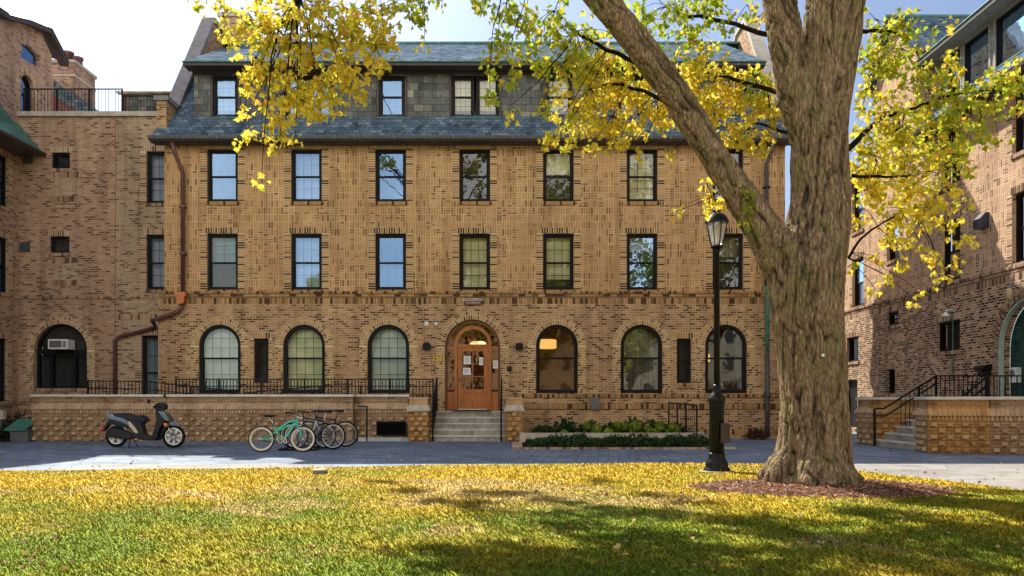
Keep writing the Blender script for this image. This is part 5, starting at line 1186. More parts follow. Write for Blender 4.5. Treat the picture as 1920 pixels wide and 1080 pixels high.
# outer crown over the walk, high above the eaves; its boughs throw the dappled shade on the lawn
BOUGH = [(735,908,35,5,.6),(860,947,70,7,.8),(950,930,60,6,.8),(1030,938,60,6,.7),(905,962,35,5,.7),(1090,995,45,10,1),(1060,968,40,6,.8),(1220,1015,80,17,1.3),(1190,1035,50,10,1),(872,1040,38,9,1),(935,1062,35,9,1),(1000,1046,55,11,1),(1080,1068,50,10,1),(1205,968,60,11,1),(1315,950,38,5,.8),(1385,982,75,13,1.1),(1470,1008,80,10,1.1),(1640,1030,110,16,1.3),(1590,1060,80,14,1.1),(1850,1030,80,22,1.3),(1810,948,110,10,1.2),(1640,968,75,9,1),(1320,1058,80,12,1.1),(1440,1050,60,9,.9),(1745,985,60,8,.9),(1890,928,40,6,.9),(1750,1068,90,9,1.1),(1120,905,30,4,.5),(800,925,40,4,.6),(1530,985,40,6,.8),(1130,1090,90,15,1.2),(1420,1095,100,12,1.1),(1260,935,40,4,.6)]
for (px,py,hw,hh,dn) in BOUGH:
    yg=GD(py); xg=PX(px,yg); rx2=hw*yg/F; ry2=abs(GD(py-hh)-GD(py+hh))/2; h_=(1.9+.5*yg)/.583+RNG.uniform(0,1.0)
    n_=int(340*dn*math.pi*rx2*ry2)+24; c=Vector((xg-.52*h_,yg+.834*h_,h_)); BOUGHS.append((c,rx2,ry2,n_))
SK2 = [(p,r) for p,r in SK]
def nearest(c):
    best=None;bd=1e9
    for p,r in SK2:
        if r>.5 or p.z < 3.2: continue
        dd=(p-c).length + max(0,(p.z-c.z))*.0 + (1.2 if p.z<c.z-1.5 else 0)
        if dd<bd: bd=dd; best=p
    return best,bd
tw = MB(tuple(TB)); LP=[]; LA=[]; LN=[]; LS=[]; LC=[]
GREEN=np.array([.30,.41,.03]); YEL=np.array([.86,.67,.075]); ORG=np.array([.8,.45,.06])
def branch(a,b,r0,r1,sag=.1,seg=6,n=5):
    L=(b-a).length; pts=[]; j=Vector(rnd_unit(1)[0])*L*.06
    for i in range(seg+1):
        t=i/seg; p=a.lerp(b,t); p.z+=math.sin(math.pi*t)*L*sag; p+=j*math.sin(math.pi*t)+Vector(rnd_unit(1)[0])*L*.012; pts.append(p)
    tw.tube(pts,[r0+(r1-r0)*i/seg for i in range(seg+1)],n); return pts
# horizontal secondary limbs that carry the drooping twigs
SEC = [(TP(1128,0,11.2),TP(900,-60,11.2),.06),(TP(900,-60,11.2),TP(700,-70,11),.045),(TP(1040,-120,11.1),TP(620,-150,10.8),.07),(TP(620,-150,10.8),TP(400,-60,10.5),.04),(TP(620,-150,10.8),TP(560,-20,10.8),.03),
 (TP(1291,226),TP(1130,160,12.3),.035),(TP(1240,140,11.3),TP(1080,60,11.6),.04),(TP(1487,180),TP(1350,140,12.5),.04),(TP(1475,80),TP(1290,30,12.3),.04),(TP(1500,260,11.6),TP(1420,230,12.3),.03),(TP(1590,280),TP(1650,222,11.6),.045),(TP(1650,222,11.6),TP(1740,192,11.8),.03),(TP(1740,192,11.8),TP(1860,170,11.6),.02),(TP(1590,484),TP(1655,418,11.4),.022),(TP(1655,418,11.4),TP(1720,390,11.5),.015),(TP(1600,60),TP(1680,60,11.9),.035),(TP(1598,330),TP(1700,330,11.6),.025),(TP(1368,345),TP(1330,372,11.7),.012)]
for a,b,r in SEC:
    pts=branch(a,b,r,r*.6,.04,8,7); SK2 += [(p,r) for p in pts]
def add_leaves(centers, size, green, hang=.7):
    n=len(centers); c=np.array(centers); ax=rnd_unit(n)*.75; ax[:,2]-=hang; nm=rnd_unit(n)*.8+np.array([0,-.25,.45])
    g=np.clip(green+RNG.normal(0,.27,n),0,1)[:,None]; col=GREEN*g+YEL*(1-g); o=(RNG.random(n)<.04)[:,None]; col=np.where(o,ORG,col)*(.75+.45*RNG.random(n))[:,None]
    LP.append(c); LA.append(ax); LN.append(nm); LS.append(size*(.65+.6*RNG.random(n))); LC.append(col)
for (px,py,rx_,ry_,nl,gr,dp) in CL:
    c = TP(px,py,dp); Rx,Rz = rx_*dp/F, ry_*dp/F; Ry = min(.9,max(.12,(Rx+Rz)*.5))
    hub = c+Vector((0,0,Rz*.5)); s,bd = nearest(hub); branch(s,hub,max(.006,min(.02,.006*bd)),.004,.05,6,5)
    nl = int(nl*1.3) if nl > 60 else nl; nt = max(1, nl//7); ctr=[]
    for t in range(nt):
        v=rnd_unit(1)[0]; rr=1.2*RNG.random()**.65; e=c+Vector((v[0]*Rx*rr,v[1]*Ry*rr,v[2]*Rz*rr))
        if nt > 1 and t%2 == 0: branch(hub,e,.0055,.003,.08,4,3)
        k=int(round(nl/nt)); sp=.12
        ctr += [tuple(e+Vector(rnd_unit(1)[0])*sp*RNG.random()**.5) for _ in range(k)]
    add_leaves(ctr, .084, gr+(.10 if px>1590 else .03))
for c,r,k in UPPER:
    s,bd = nearest(c); branch(s,c,.03,.012,.05,5,5)
    add_leaves([tuple(c+Vector(rnd_unit(1)[0])*r*float(RNG.random()**.5)) for _ in range(k)], .17, .6)
for c,rx2,ry2,k in BOUGHS:
    s,bd = nearest(c); branch(s,c,.035,.012,.04,7,5); pts=[]
    for q in range(max(3,k//12)):
        e=c+Vector((rx2*RNG.uniform(-1,1),ry2*RNG.normal(0,.38),RNG.normal(0,.22))); branch(c,e,.006,.003,.05,3,3)
        pts += [tuple(e+Vector(rnd_unit(1)[0])*.22*float(RNG.random()**.5)) for _ in range(12)]
    add_leaves(pts, .16, .5)
tw.build('twigs', M['bark'], tree, fix=False)
P=np.concatenate(LP)-np.array(TB); me = leaf_mesh('crown', P, np.concatenate(LS), np.concatenate(LA), np.concatenate(LN), np.concatenate(LC), MAPLE, .3); me.materials.append(M['leaf'])
link('crown', me, tree)
# trees on the far side of the lawn, seen mirrored in the windows
def bg_tree(x,y,h,gr,lab):
    t=thing('lawn_tree', lab, 'tree', (x,y,0), 0, 'trees behind the camera mirrored in the windows')
    mb=MB(); rr=h*.03; pts=[(Vector((0,0,-.1)),rr*1.5),(Vector((0,0,h*.15)),rr),(Vector((h*.01,0,h*.4)),rr*.8),(Vector((-h*.01,.2,h*.75)),rr*.35)]; limb_tube(mb,pts,10,4)
    for i in range(9):
        a=i*2.4; z=h*(.3+.05*i); mb.tube([(0,0,z),(math.cos(a)*h*.14,math.sin(a)*h*.14,z+h*.1),(math.cos(a)*h*.24,math.sin(a)*h*.24,z+h*.16)],[rr*.4,rr*.25,.03],6)
    mb.build('trunk', M['bark'], t)
    n=3800; cl=rnd_unit(34)*np.array([h*.24,h*.24,h*.3])*(RNG.random(34)**.35)[:,None]+np.array([0,0,h*.64]); P=cl[RNG.integers(0,34,n)]+rnd_unit(n)*h*.085*(RNG.random(n)**.5)[:,None]
    g=np.clip(gr+RNG.normal(0,.2,n),0,1)[:,None]; me=leaf_mesh('crown',P,.30+.2*RNG.random(n),rnd_unit(n)-[0,0,.4],rnd_unit(n)+[0,0,.4],(GREEN*g+YEL*.7*(1-g))*(.6+.5*RNG.random(n))[:,None],SIMPLE,.3); me.materials.append(M['leaf']); link('crown',me,t)
bg_tree(-8,-9,9,.6,'lower yellow green tree mirrored in the arched windows at left'); bg_tree(1,-8,10,.5,'near yellow green tree mirrored in the door glass'); bg_tree(9,-9,9.5,.6,'near green tree mirrored in the right arched windows'); bg_tree(-15,-14,12,.8,'dark green tree beyond the lawn mirrored low in the left windows'); bg_tree(-3,-19,19,.45,'tall yellow green tree mirrored in the third window column'); bg_tree(6,-16,21,.4,'tallest yellow green tree mirrored in the middle windows'); bg_tree(17,-21,20,.7,'broad green tree mirrored in the right windows')
# hall on the opposite side of the lawn, behind the camera: what the windows mirror
oh = thing('opposite_hall', 'sunlit brick hall across the lawn mirrored in the lower windows', 'building', (0,-36,0), math.pi)
wn_=[rect(x-.5,x+.5,z,z+1.7) for x in range(-24,26,3) for z in (1.2,4.4,7.6)]
mb = MB(); wall_panel(mb, rect(-28,28,-.1,10.5), wn_, 0, .2); mb.build('wall', M['bl'], oh)
mb = MB(); [mb.poly([(x,.18,z) for x,z in q]) for q in wn_]; mb.build('window_glass', M['bl_dark'], oh)
mb = MB(); mb.quad((-28.4,-.5,10.4),(28.4,-.5,10.4),(28,5,14),(-28,5,14)); mb.build('roof', M['slate'], oh)
for i,(x_,y_,h_) in enumerate(((19.8,60,6.2),(22.6,62,6.8),(26.5,61,7.0))):
    bg_tree(x_,y_,h_,.8,['small distant tree behind the trunk between the two brick buildings','middle distant tree beyond the gap between the buildings','distant tree behind the far end of the right brick wing'][i])
for o_ in COL.objects:
    if o_.get('label','') and 'istant tree' in o_['label']: o_['group'] = 'distant trees beyond the gap'
# ------------------------------------------------------------------ LAMP POST
Lx = PX(1344,13.9); LB=(Lx,13.9,0); k=13.9/F
lamp = thing('street_lamp', 'black cast iron lamp post with clear ribbed lantern beside the maple', 'lamp post', LB)
hz=lambda py: PZ(py,13.9)
mb=MB(); mb.lathe([(.23,-.02),(.235,.03),(.225,.06),(.19,.10),(.20,.13),(.165,.20),(.135,.27),(.145,.30),(.125,.34)], n=28); mb.build('base', M['iron'], lamp)
mb=MB(); mb.lathe([(.125,.34),(.12,hz(760)),(.13,hz(757))], n=48, flute=.05, nf=12); mb.lathe([(.135,hz(757)),(.15,hz(750)),(.145,hz(746)),(.09,hz(738)),(.06,hz(731)),(.07,hz(728)),(.07,hz(725)),(.052,hz(720))], n=28); mb.build('plinth', M['iron'], lamp)
mb=MB(); mb.lathe([(.054,hz(722)),(.046,hz(472)),(.06,hz(470)),(.06,hz(467)),(.035,hz(465))], n=20); mb.build('pole', M['iron'], lamp)
mb=MB(); mb.box(.03,.15,-.16,-.09,hz(830),hz(793)); mb.box(.06,.19,-.14,.04,hz(829),hz(794)); mb.build('control_box', plain('dark_brown_metal',(.04,.022,.018),.45), lamp)
za,zb=hz(462),hz(416)
mb=MB(); mb.lathe([(.085,za),(.12,za+(zb-za)*.3),(.16,za+(zb-za)*.75),(.185,zb)], n=24)
T=NT('lantern_glass'); gl=T.n('ShaderNodeBsdfGlossy',{'Color':C(1,1,1),'Roughness':.12}).outputs[0]; tr=T.n('ShaderNodeBsdfTransparent',{'Color':C(.93,.93,.93)}).outputs[0]; df=T.n('ShaderNodeBsdfTranslucent',{'Color':C(.9,.88,.86)}).outputs[0]; d2=T.n('ShaderNodeBsdfDiffuse',{'Color':C(.7,.7,.7)}).outputs[0]
M['lglass']=T.done(T.n('ShaderNodeMixShader',{0:.45,1:tr,2:T.n('ShaderNodeMixShader',{0:.3,1:T.n('ShaderNodeMixShader',{0:.5,1:df,2:d2}).outputs[0],2:gl}).outputs[0]}).outputs[0])
mb.build('lantern_glass', M['lglass'], lamp)
mb=MB(); mb.lathe([(.035,za),(.05,za+.05),(.06,za+.2),(.05,za+.34),(.02,za+.36)], n=12); mb.build('bulb_globe', M['white'], lamp)
mb=MB()
for i in range(8):
    a=2*math.pi*i/8+.2; ca,sa=math.cos(a),math.sin(a)
    mb.tube([(ca*r,sa*r,z) for r,z in ((.09,za-.02),(.128,za+(zb-za)*.3),(.168,za+(zb-za)*.75),(.195,zb))],.0085,6)
mb.lathe([(.10,za-.03),(.11,za),(.09,za+.01)],n=20); mb.tube([(.197*math.cos(2*math.pi*i/24),.197*math.sin(2*math.pi*i/24),zb) for i in range(24)],.013,6,closed=True)
mb.build('lantern_cage', M['iron'], lamp)
mb=MB(); mb.lathe([(.205,zb),(.20,zb+.02),(.165,zb+.09),(.12,zb+.13),(.06,zb+.15),(.055,zb+.17),(.075,zb+.19),(.06,zb+.22),(.02,zb+.235),(.008,zb+.25)], n=24); mb.build('cap', M['iron'], lamp)
t=thing('lamp_pad','pale round concrete pad at the foot of the lamp post','concrete pad',(Lx,13.9,0)); mb=MB(); mb.lathe([(.30,-.02),(.30,.022),(.28,.026)],n=24); mb.build('pad',M['conc'],t)
# flat round fitting in the grass edge
t=thing('ground_light','round metal ground fitting sitting at the lawn edge below the bicycles','ground light',(PX(600,GD(890)),GD(890),0)); mb=MB(); mb.lathe([(.10,-.02),(.12,.0),(.12,.05),(.105,.065)],n=20); mb.build('body',M['grey'],t); mb=MB(); mb.lathe([(.125,.065),(.13,.075),(.11,.095),(.02,.10)],n=20); mb.build('lid',M['stone'],t)
# ------------------------------------------------------------------ SCOOTER
SD=20.7; ks=SD/F/8.306
sc0=(PX(180,SD)+ (780)*ks, SD, 0)
scoot=thing('scooter','silver and black motor scooter parked on its stand before the brick terrace wall','scooter',sc0)
def S(cx_,cy_): return ((cx_-780)*ks, (943-cy_)*ks)
def extr(name, pts, hw, mat, par, y=0, bev=.02, wtop=None):
    me=bpy.data.meshes.new(name); bm=bmesh.new(); P=[S(*p) for p in pts]
    vs=[bm.verts.new((x,y-hw,z)) for x,z in P]; f=bm.faces.new(vs); r=bmesh.ops.extrude_face_region(bm,geom=[f]); 
    for v in r['geom']:
        if isinstance(v,bmesh.types.BMVert): v.co.y+=2*hw
    bmesh.ops.recalc_face_normals(bm,faces=bm.faces)
    ed=[e for e in bm.edges if e.calc_length()>0 and abs(e.verts[0].co.y-e.verts[1].co.y)<1e-6]
    bmesh.ops.bevel(bm,geom=ed,offset=bev,segments=3,profile=.5,affect='EDGES',clamp_overlap=True); bm.to_mesh(me); bm.free()
    for p in me.polygons: p.use_smooth=False
    me.materials.append(mat); return link(name,me,par)
def spl(pts,n=4,closed=True):
    o=[];m=len(pts)
    for i in range(m):
        p0,p1,p2,p3=[Vector(pts[(i+j)%m]) for j in (-1,0,1,2)]
        for k in range(n): t=k/n; q=.5*((2*p1)+(p2-p0)*t+(2*p0-5*p1+4*p2-p3)*t*t+(3*p1-p0-3*p2+p3)*t**3); o.append((q.x,q.y))
    return o
M['silver']=plain('silver_paint',(.12,.15,.20),.2,.6,var=.08,bump=.02); M['black_plastic']=plain('black_plastic',(.006,.007,.010),.45,spec=.3,var=.15,bump=.05); M['seat']=plain('seat_vinyl',(.006,.010,.02),.5,spec=.3,var=.2); M['rubber']=plain('rubber',(.007,.007,.007),.8,spec=.2,var=.2,bump=.1); M['alloy']=plain('alloy',(.62,.63,.65),.3,.8,var=.1,bump=.02); M['champ']=plain('champagne_panel',(.45,.38,.26),.3,.4,var=.08,bump=.02); M['orange']=plain('orange_lens',(.75,.2,.02),.3); M['red']=plain('red_lens',(.55,.02,.02),.3)
def wheel(par, c, r, tw_, spokes=0, tyre='rubber', rimm='alloy', wall=None, kind='cast', n=36, name='wheel'):
    cx_,cz_=c; ring=lambda R,k=n:[(cx_+R*math.cos(2*math.pi*i/k),c[2] if len(c)>2 else 0,cz_+R*math.sin(2*math.pi*i/k)) for i in range(k)]
    mb=MB(); mb.tube(ring(r-tw_/2),tw_/2,8,closed=True); w=mb.build(name, M[tyre], par)
    mb=MB(); mb.tube(ring(r-tw_*1.15),tw_*.33,6,closed=True); mb.lathe([(tw_*.5,-.035),(tw_*.55,-.02),(tw_*.55,.02),(tw_*.5,.035)],c=(cx_,0,cz_),n=12,axis='y')
    if kind=='cast':
        for i in range(spokes):
            a=2*math.pi*i/spokes+.2
            for da in (-.09,.09): mb.bar((cx_+.03*math.cos(a),0,cz_+.03*math.sin(a)),(cx_+(r-tw_)*math.cos(a+da),0,cz_+(r-tw_)*math.sin(a+da)),.012,.03)
    mb.build('rim', M[rimm], w)
    if kind=='wire':
        mb=MB()
        for i in range(28):
            a=2*math.pi*i/28; b=a+(.35 if i%2 else -.35); mb.tube([(cx_+.02*math.cos(b),.02*(1 if i%4<2 else -1),cz_+.02*math.sin(b)),(cx_+(r-tw_)*math.cos(a),0,cz_+(r-tw_)*math.sin(a))],.0016,3,cap=False)
        mb.build('spokes', M['alloy'], w)
    if wall:
        mb=MB()
        for s in (-1,1): mb.tube([(p[0],s*tw_*.36,p[2]) for p in ring(r-tw_*.72)],tw_*.21,6,closed=True)
        mb.build('whitewall', M[wall], w)
    return w
rx_,rz_=S(318,760); fx_,fz_=S(1212,760); wr=(943-580)/2*ks
wheel(scoot,(rx_,rz_),wr*.93,.085,5); wheel(scoot,(fx_,fz_),wr,.08,7)
extr('seat', spl([(300,405),(420,390),(520,400),(600,430),(720,425),(770,455),(800,510),(770,530),(700,520),(560,515),(430,470),(330,440)]), .14, M['seat'], scoot, bev=.04)
extr('tail_panel', spl([(180,405),(250,400),(320,440),(440,470),(540,520),(620,590),(690,680),(680,705),(620,690),(540,640),(440,590),(330,540),(260,510),(215,470)],3), .13, M['silver'], scoot, bev=.03)
extr('lower_tail_panel', [(225,478),(330,497),(440,530),(540,582),(612,650),(640,700),(560,655),(440,598),(330,548),(250,512)], .137, M['black_plastic'], scoot, bev=.01)
extr('side_stripe', spl([(540,520),(600,560),(690,690),(640,700),(560,610)],3), .136, M['champ'], scoot, bev=.01)
extr('under_tail', spl([(260,500),(330,545),(440,590),(480,600),(430,620),(300,580),(230,560),(160,650),(110,680),(95,650),(150,600),(200,520)],3), .08, M['black_plastic'], scoot, bev=.02)
extr('tail_light', [(90,620),(130,605),(150,640),(110,670)], .085, M['red'], scoot, bev=.01)
extr('body_core', spl([(560,510),(760,530),(740,570),(760,650),(790,735),(900,740),(960,740),(1000,790),(950,820),(700,805),(640,770),(560,800),(480,800),(470,700),(640,690),(600,600)],3), .12, M['black_plastic'], scoot, bev=.02)
extr('engine_cover', spl([(200,670),(300,630),(430,650),(560,700),(600,760),(560,800),(420,790),(260,770),(190,750)],3), .10, M['black_plastic'], scoot, y=-.05, bev=.03)
extr('front_shield', spl([(960,370),(1010,370),(1090,500),(1110,540),(1060,600),(1010,700),(990,790),(930,800),(920,700),(960,600),(975,480)],3), .17, M['black_plastic'], scoot, bev=.03)
extr('front_panel', spl([(965,372),(1060,365),(1120,410),(1180,500),(1165,525),(1110,510),(1040,440)],3), .15, M['silver'], scoot, bev=.03)
extr('front_fender', spl([(1150,560),(1190,525),(1270,545),(1320,585),(1330,610),(1250,590),(1170,590)],3), .06, M['silver'], scoot, bev=.015)
extr('fender_guard', spl([(1060,610),(1110,560),(1170,580),(1120,620),(1050,720),(1020,780),(1010,740)],3), .07, M['black_plastic'], scoot, bev=.015)
extr('indicator', spl([(1095,555),(1130,545),(1150,580),(1125,605),(1100,590)],3), .165, M['orange'], scoot, bev=.01)
extr('headset', spl([(900,320),(960,250),(1010,228),(1070,240),(1100,295),(1070,345),(1000,355),(950,350),(940,310)],3), .10, M['black_plastic'], scoot, bev=.03)
mb=MB(); a=S(1000,290)
mb.tube([(a[0],-.34,a[1]+.01),(a[0],-.1,a[1]),(a[0],.1,a[1]),(a[0],.34,a[1]+.01)],.016,8); mb.tube([(a[0]-.01,-.34,a[1]),(a[0]-.02,-.22,a[1])],.024,8); mb.tube([(a[0]-.01,.34,a[1]),(a[0]-.02,.22,a[1])],.024,8); mb.build('handlebar', M['black_plastic'], scoot)
for (cxx_,czz_,y_,st_) in ((905,212,-.30,(955,245)),(1010,128,.24,(1045,240))):
    m_=S(cxx_,czz_); s_=S(*st_); mb=MB(); mb.lathe([(.03,-.018),(.055,-.012),(.06,0),(.05,.008)],c=(m_[0],y_,m_[1]),n=14,axis='x'); o=mb.build('mirror', M['black_plastic'], scoot)
    mb=MB(); mb.tube([(s_[0],y_*.6,s_[1]),(s_[0]+(.01 if y_>0 else 0),y_*.85,(s_[1]+m_[1])/2+.03),(m_[0],y_,m_[1])],.008,6); mb.build('stem', M['black_plastic'], o)
    mb=MB(); mb.lathe([(.045,-.022),(.045,-.019)],c=(m_[0],y_,m_[1]),n=14,axis='x'); mb.build('mirror_face', M['alloy'], o)
mb=MB(); a=S(1135,590); 
for s in (-1,1): mb.tube([(a[0],s*.075,a[1]),(fx_,s*.065,fz_)],.017,8)
mb.build('fork', M['alloy'], scoot)
mb=MB(); 
for s in (-1,1): a=S(560,800); b=S(545,945); c=S(625,940); mb.tube([(a[0]+.02*s,s*.05,a[1]),((b if s<0 else c)[0],s*.13,.012)],.012,6)
mb.build('centre_stand', M['black_plastic'], scoot)
mb=MB(); a=S(180,410); b=S(330,440); mb.tube([(b[0],-.12,b[1]+.01),(a[0]+.02,-.1,a[1]+.01),(a[0],0,a[1]+.01),(a[0]+.02,.1,a[1]+.01),(b[0],.12,b[1]+.01)],.014,8); mb.build('grab_rail', M['white'], scoot)
# ------------------------------------------------------------------ BICYCLES
M['mint']=plain('mint_paint',(.05,.62,.45),.3,var=.06,bump=.02); M['cream']=plain('cream_tyre_wall',(.78,.68,.55),.7,var=.1); M['navy']=plain('black_paint',(.02,.022,.035),.3,var=.1,bump=.02); M['whitep']=plain('white_gloss',(.7,.72,.75),.3,var=.05,bump=.02); M['chrome']=plain('chrome',(.7,.7,.7),.15,1,var=.05,bump=.01)
def bike(label, x, y, rz, fm='navy', f2=None, cruiser=False, r=.315, wb=1.0, scale=1.0, wall=None, rim='alloy', lean=.05):
    t=thing('bicycle', label, 'bicycle', (x,y,0), rz, 'bicycles locked at the rack'); t.rotation_euler=(lean,0,rz); t.scale=(scale,)*3
    R0=(-wb/2,r); F0=(wb/2,r); v=lambda p,y=0:(p[0],y,p[1])
    wheel(t,(R0[0],R0[1]),r,.055 if cruiser else .046,tyre='rubber',rimm=rim,wall=wall,kind='wire'); wheel(t,(F0[0],F0[1]),r,.055 if cruiser else .046,tyre='rubber',rimm=rim,wall=wall,kind='wire')
    bb=(-.10 if not cruiser else -.02,.285 if not cruiser else .31)
    if cruiser: st=(-.20,.60); hd_b=(.365,.66); hd_t=(.345,.79)
    else: st=(-.24,.72); hd_b=(.33,.68); hd_t=(.30,.82)
    mb=MB(); rt=.022
    mb.tube([v(bb),v(st)],rt,8); mb.tube([v(hd_b),v(hd_t)],.022,8)
    if cruiser:
        mb.tube([v(bb),(.10,0,.36),(.2,0,.52),(.27,0,.66),v((.355,.72))],rt,8); mb.tube([v((-.17,.50)),(-.02,0,.60),(.15,0,.72),v((.35,.765))],rt,8); mb.tube([v((-.17,.50)),(.0,0,.56),(.14,0,.62),v((.28,.68))],rt*.7,8)
    else:
        mb.tube([v(bb),v(hd_b)],.021,8); mb.tube([v(st),v((hd_t[0]+.01,hd_t[1]-.03))],rt,8)
    for s in (-1,1):
        mb.tube([v(bb,s*.03),v(R0,s*.055)],.011,6); mb.tube([v((st[0]+.02,st[1]-.05) if not cruiser else (-.155,.48),s*.02),v(R0,s*.055)],.010,6)
    mb.build('frame', M[fm], t)
    mb=MB()
    for s in (-1,1): mb.tube([v((hd_b[0]+.005,hd_b[1]-.02),s*.03),v((hd_b[0]+.06,hd_b[1]-.17),s*.045),v(F0,s*.05)],.015,6)
    mb.tube([v(hd_b,-.035),v(hd_b,.035)],.018,6); mb.build('fork', M[f2 or fm], t)
    sx,sz=(st[0]-.075,.84) if cruiser else (st[0]-.06,.93)
    mb=MB(); mb.tube([v(st),v((sx,sz))],.013,8); mb.build('seat_post', M['chrome' if cruiser else (f2 or 'navy')], t)
    mb=MB(); P=[(-.15,.085,.04),(-.12,.10,.06),(.0,.07,.05),(.08,.03,.035),(.15,.018,.02)] ; n=10; b=len(mb.v)
    for (dx,w,hh) in P:
        for kk in range(n): a=2*math.pi*kk/n; mb.v.append((sx+dx, w*math.cos(a), sz+.03+hh*.6*math.sin(a)))
    for i in range(len(P)-1):
        for kk in range(n): k2=(kk+1)%n; mb.face((b+i*n+kk,b+i*n+k2,b+(i+1)*n+k2,b+(i+1)*n+kk),.5,True)
    mb.face([b+kk for kk in range(n)],.5); mb.face([b+(len(P)-1)*n+kk for kk in range(n)],.5); mb.build('saddle', M['seat'], t)
    mb=MB(); hx,hz_=hd_t
    if cruiser: 
        for s in (-1,1): mb.tube([(hx,0,hz_+.08),(hx+.02,s*.10,hz_+.13),(hx-.03,s*.24,hz_+.17),(hx-.20,s*.31,hz_+.14)],.011,8)
        mb.tube([v(hd_t),(hx,0,hz_+.09)],.014,8)
    else:
        for s in (-1,1): mb.tube([(hx+.03,0,hz_+.09),(hx+.03,s*.1,hz_+.12),(hx,s*.30,hz_+.13)],.012,8)
        mb.tube([v(hd_t),(hx+.03,0,hz_+.10)],.016,8)
    hb=mb.build('handlebar', M['chrome' if cruiser else 'navy'], t)
    mb=MB()
    for s in (-1,1):
        if cruiser: mb.tube([(hx-.09,s*.268,hz_+.16),(hx-.21,s*.315,hz_+.138)],.018,8)
        else: mb.tube([(hx+.005,s*.22,hz_+.128),(hx,s*.33,hz_+.13)],.018,8)
    mb.build('grip', M['rubber'], hb)
    mb=MB(); mb.tube([(bb[0]+.085*math.cos(2*math.pi*q/24),-.05,bb[1]+.085*math.sin(2*math.pi*q/24)) for q in range(24)],.009,5,closed=True); [mb.bar((bb[0],-.05,bb[1]),(bb[0]+.08*math.cos(q*1.257),-.05,bb[1]+.08*math.sin(q*1.257)),.012,.008) for q in range(5)]
    for s in (-1,1): mb.bar((bb[0],s*.06,bb[1]),(bb[0]+s*.12,s*.065,bb[1]-s*.11),.012,.02)
    ck=mb.build('crankset', M['chrome' if cruiser else 'navy'], t)
    mb=MB()
    for s in (-1,1): mb.box(bb[0]+s*.12-.045,bb[0]+s*.12+.045,s*.07,s*.16,bb[1]-s*.11-.012,bb[1]-s*.11+.012)
    mb.build('pedal', M['rubber'], ck)
    mb=MB(); mb.tube([(bb[0],-.05,bb[1]+.085),(R0[0],-.05,R0[1]+.035)],.005,4); mb.tube([(bb[0],-.05,bb[1]-.085),(R0[0],-.05,R0[1]-.035)],.005,4); mb.build('chain', M['rubber'], t)
    return t
def bw(cxp,d): return PX(450+cxp/7.68,d)
dm=19.2; km=dm/F/7.68
bike('mint green cruiser bicycle with cream walled tyres', (bw(313,dm)+bw(900,dm))/2, dm, .06, 'mint', cruiser=True, r=.315, wb=(bw(900,dm)-bw(313,dm))/1.0, wall='cream', rim='cream', lean=-.04)
d2=20.2; bike('black and white mountain bicycle between the mint one and the rear one', (bw(1330,d2)+bw(780,d2))/2, d2+.08, math.pi-.16, 'navy', 'whitep', r=.335, wb=1.0, lean=.06)
d3=21.3; bike('dark bicycle nearest the wall with its rear wheel farthest right', (bw(1530,d3)+bw(960,d3))/2, d3+.1, math.pi-.10, 'navy', r=.345, wb=1.02, lean=-.05)
bike('white framed bicycle with a black basket bag half hidden behind the mint one', (bw(1180,20.7)+bw(620,20.7))/2+.12, 20.75, math.pi-.30, 'whitep', 'navy', r=.33, wb=1.0, lean=.03)
t=thing('bicycle_rack','low black tube bicycle rack under the parked bicycles','bicycle rack',(bw(850,19.9),19.9,0)); mb=MB()
mb.tube([(-.45,-.25,.03),(.45,-.25,.03)],.022,8); mb.tube([(-.45,.9,.03),(.45,.9,.03)],.022,8); mb.tube([(-.43,-.25,.03),(-.43,.9,.03)],.022,8); mb.tube([(.43,-.25,.03),(.43,.9,.03)],.022,8); mb.build('floor_frame',M['iron'],t)
for x in (-.25,.0,.25):
    mb=MB(); mb.tube([(x,-.1,.03),(x,-.1,.35),(x,0,.45),(x,.25,.45),(x,.35,.35),(x,.35,.03)],.015,8); mb.build('hoop',M['iron'],t)
# ------------------------------------------------------------------ PLANTS
def bush(name,label,cat,x,y,z,rx_,ry_,h,n,cols_,size,shape=OVAL,group=None,stems=True,up=.5,extra=None):
    t=thing(name,label,cat,(x,y,z),0,group); v=rnd_unit(n); v[:,2]=np.abs(v[:,2]); r=RNG.random(n)**.4; P=v*r[:,None]*np.array([rx_,ry_,h])
    P*= (1+.25*np.sin(v[:,0]*9+x*7)*np.cos(v[:,1]*7))[:,None]; ax=rnd_unit(n)*.8+v*.5; ax[:,2]+=up-.2; cols_=np.array(cols_)
    col=cols_[RNG.integers(0,len(cols_),n)]*(.55+.75*RNG.random(n))[:,None]
    me=leaf_mesh('foliage',P,size*(.6+.8*RNG.random(n)),ax,rnd_unit(n)+[0,-.2,.7],col,shape,.25); me.materials.append(M['leaf']); link('foliage',me,t)
    if stems:
        mb=MB()
        for i in range(9): a=rnd_unit(1)[0]; mb.tube([(a[0]*.03,a[1]*.03,0),(a[0]*rx_*.4,a[1]*ry_*.4,h*.5),(a[0]*rx_*.7,a[1]*ry_*.7,h*.8)],.006,4)
        mb.build('stems',M['bark'],t)
    return t
DG=[(.05,.12,.035),(.08,.17,.045),(.025,.06,.03),(.08,.14,.04)]
hx0,hx1=PX(990,21.3),PX(1322,21.3); nh=9
for i in range(nh):
    f=(i+.5)/nh; bush('hedge_shrub',['low dark green spreading shrub in the strip before the planter kerb'][0],'shrub',hx0+(hx1-hx0)*f,21.35+.25*math.sin(i*2.1),.03,.36+.06*(i%3),.62,.17+.12*((i*7)%3)/2,1000,DG,.075,group='low shrubs in the front strip')
LG=np.array([(.30,.42,.05),(.42,.5,.07),(.25,.36,.05)])
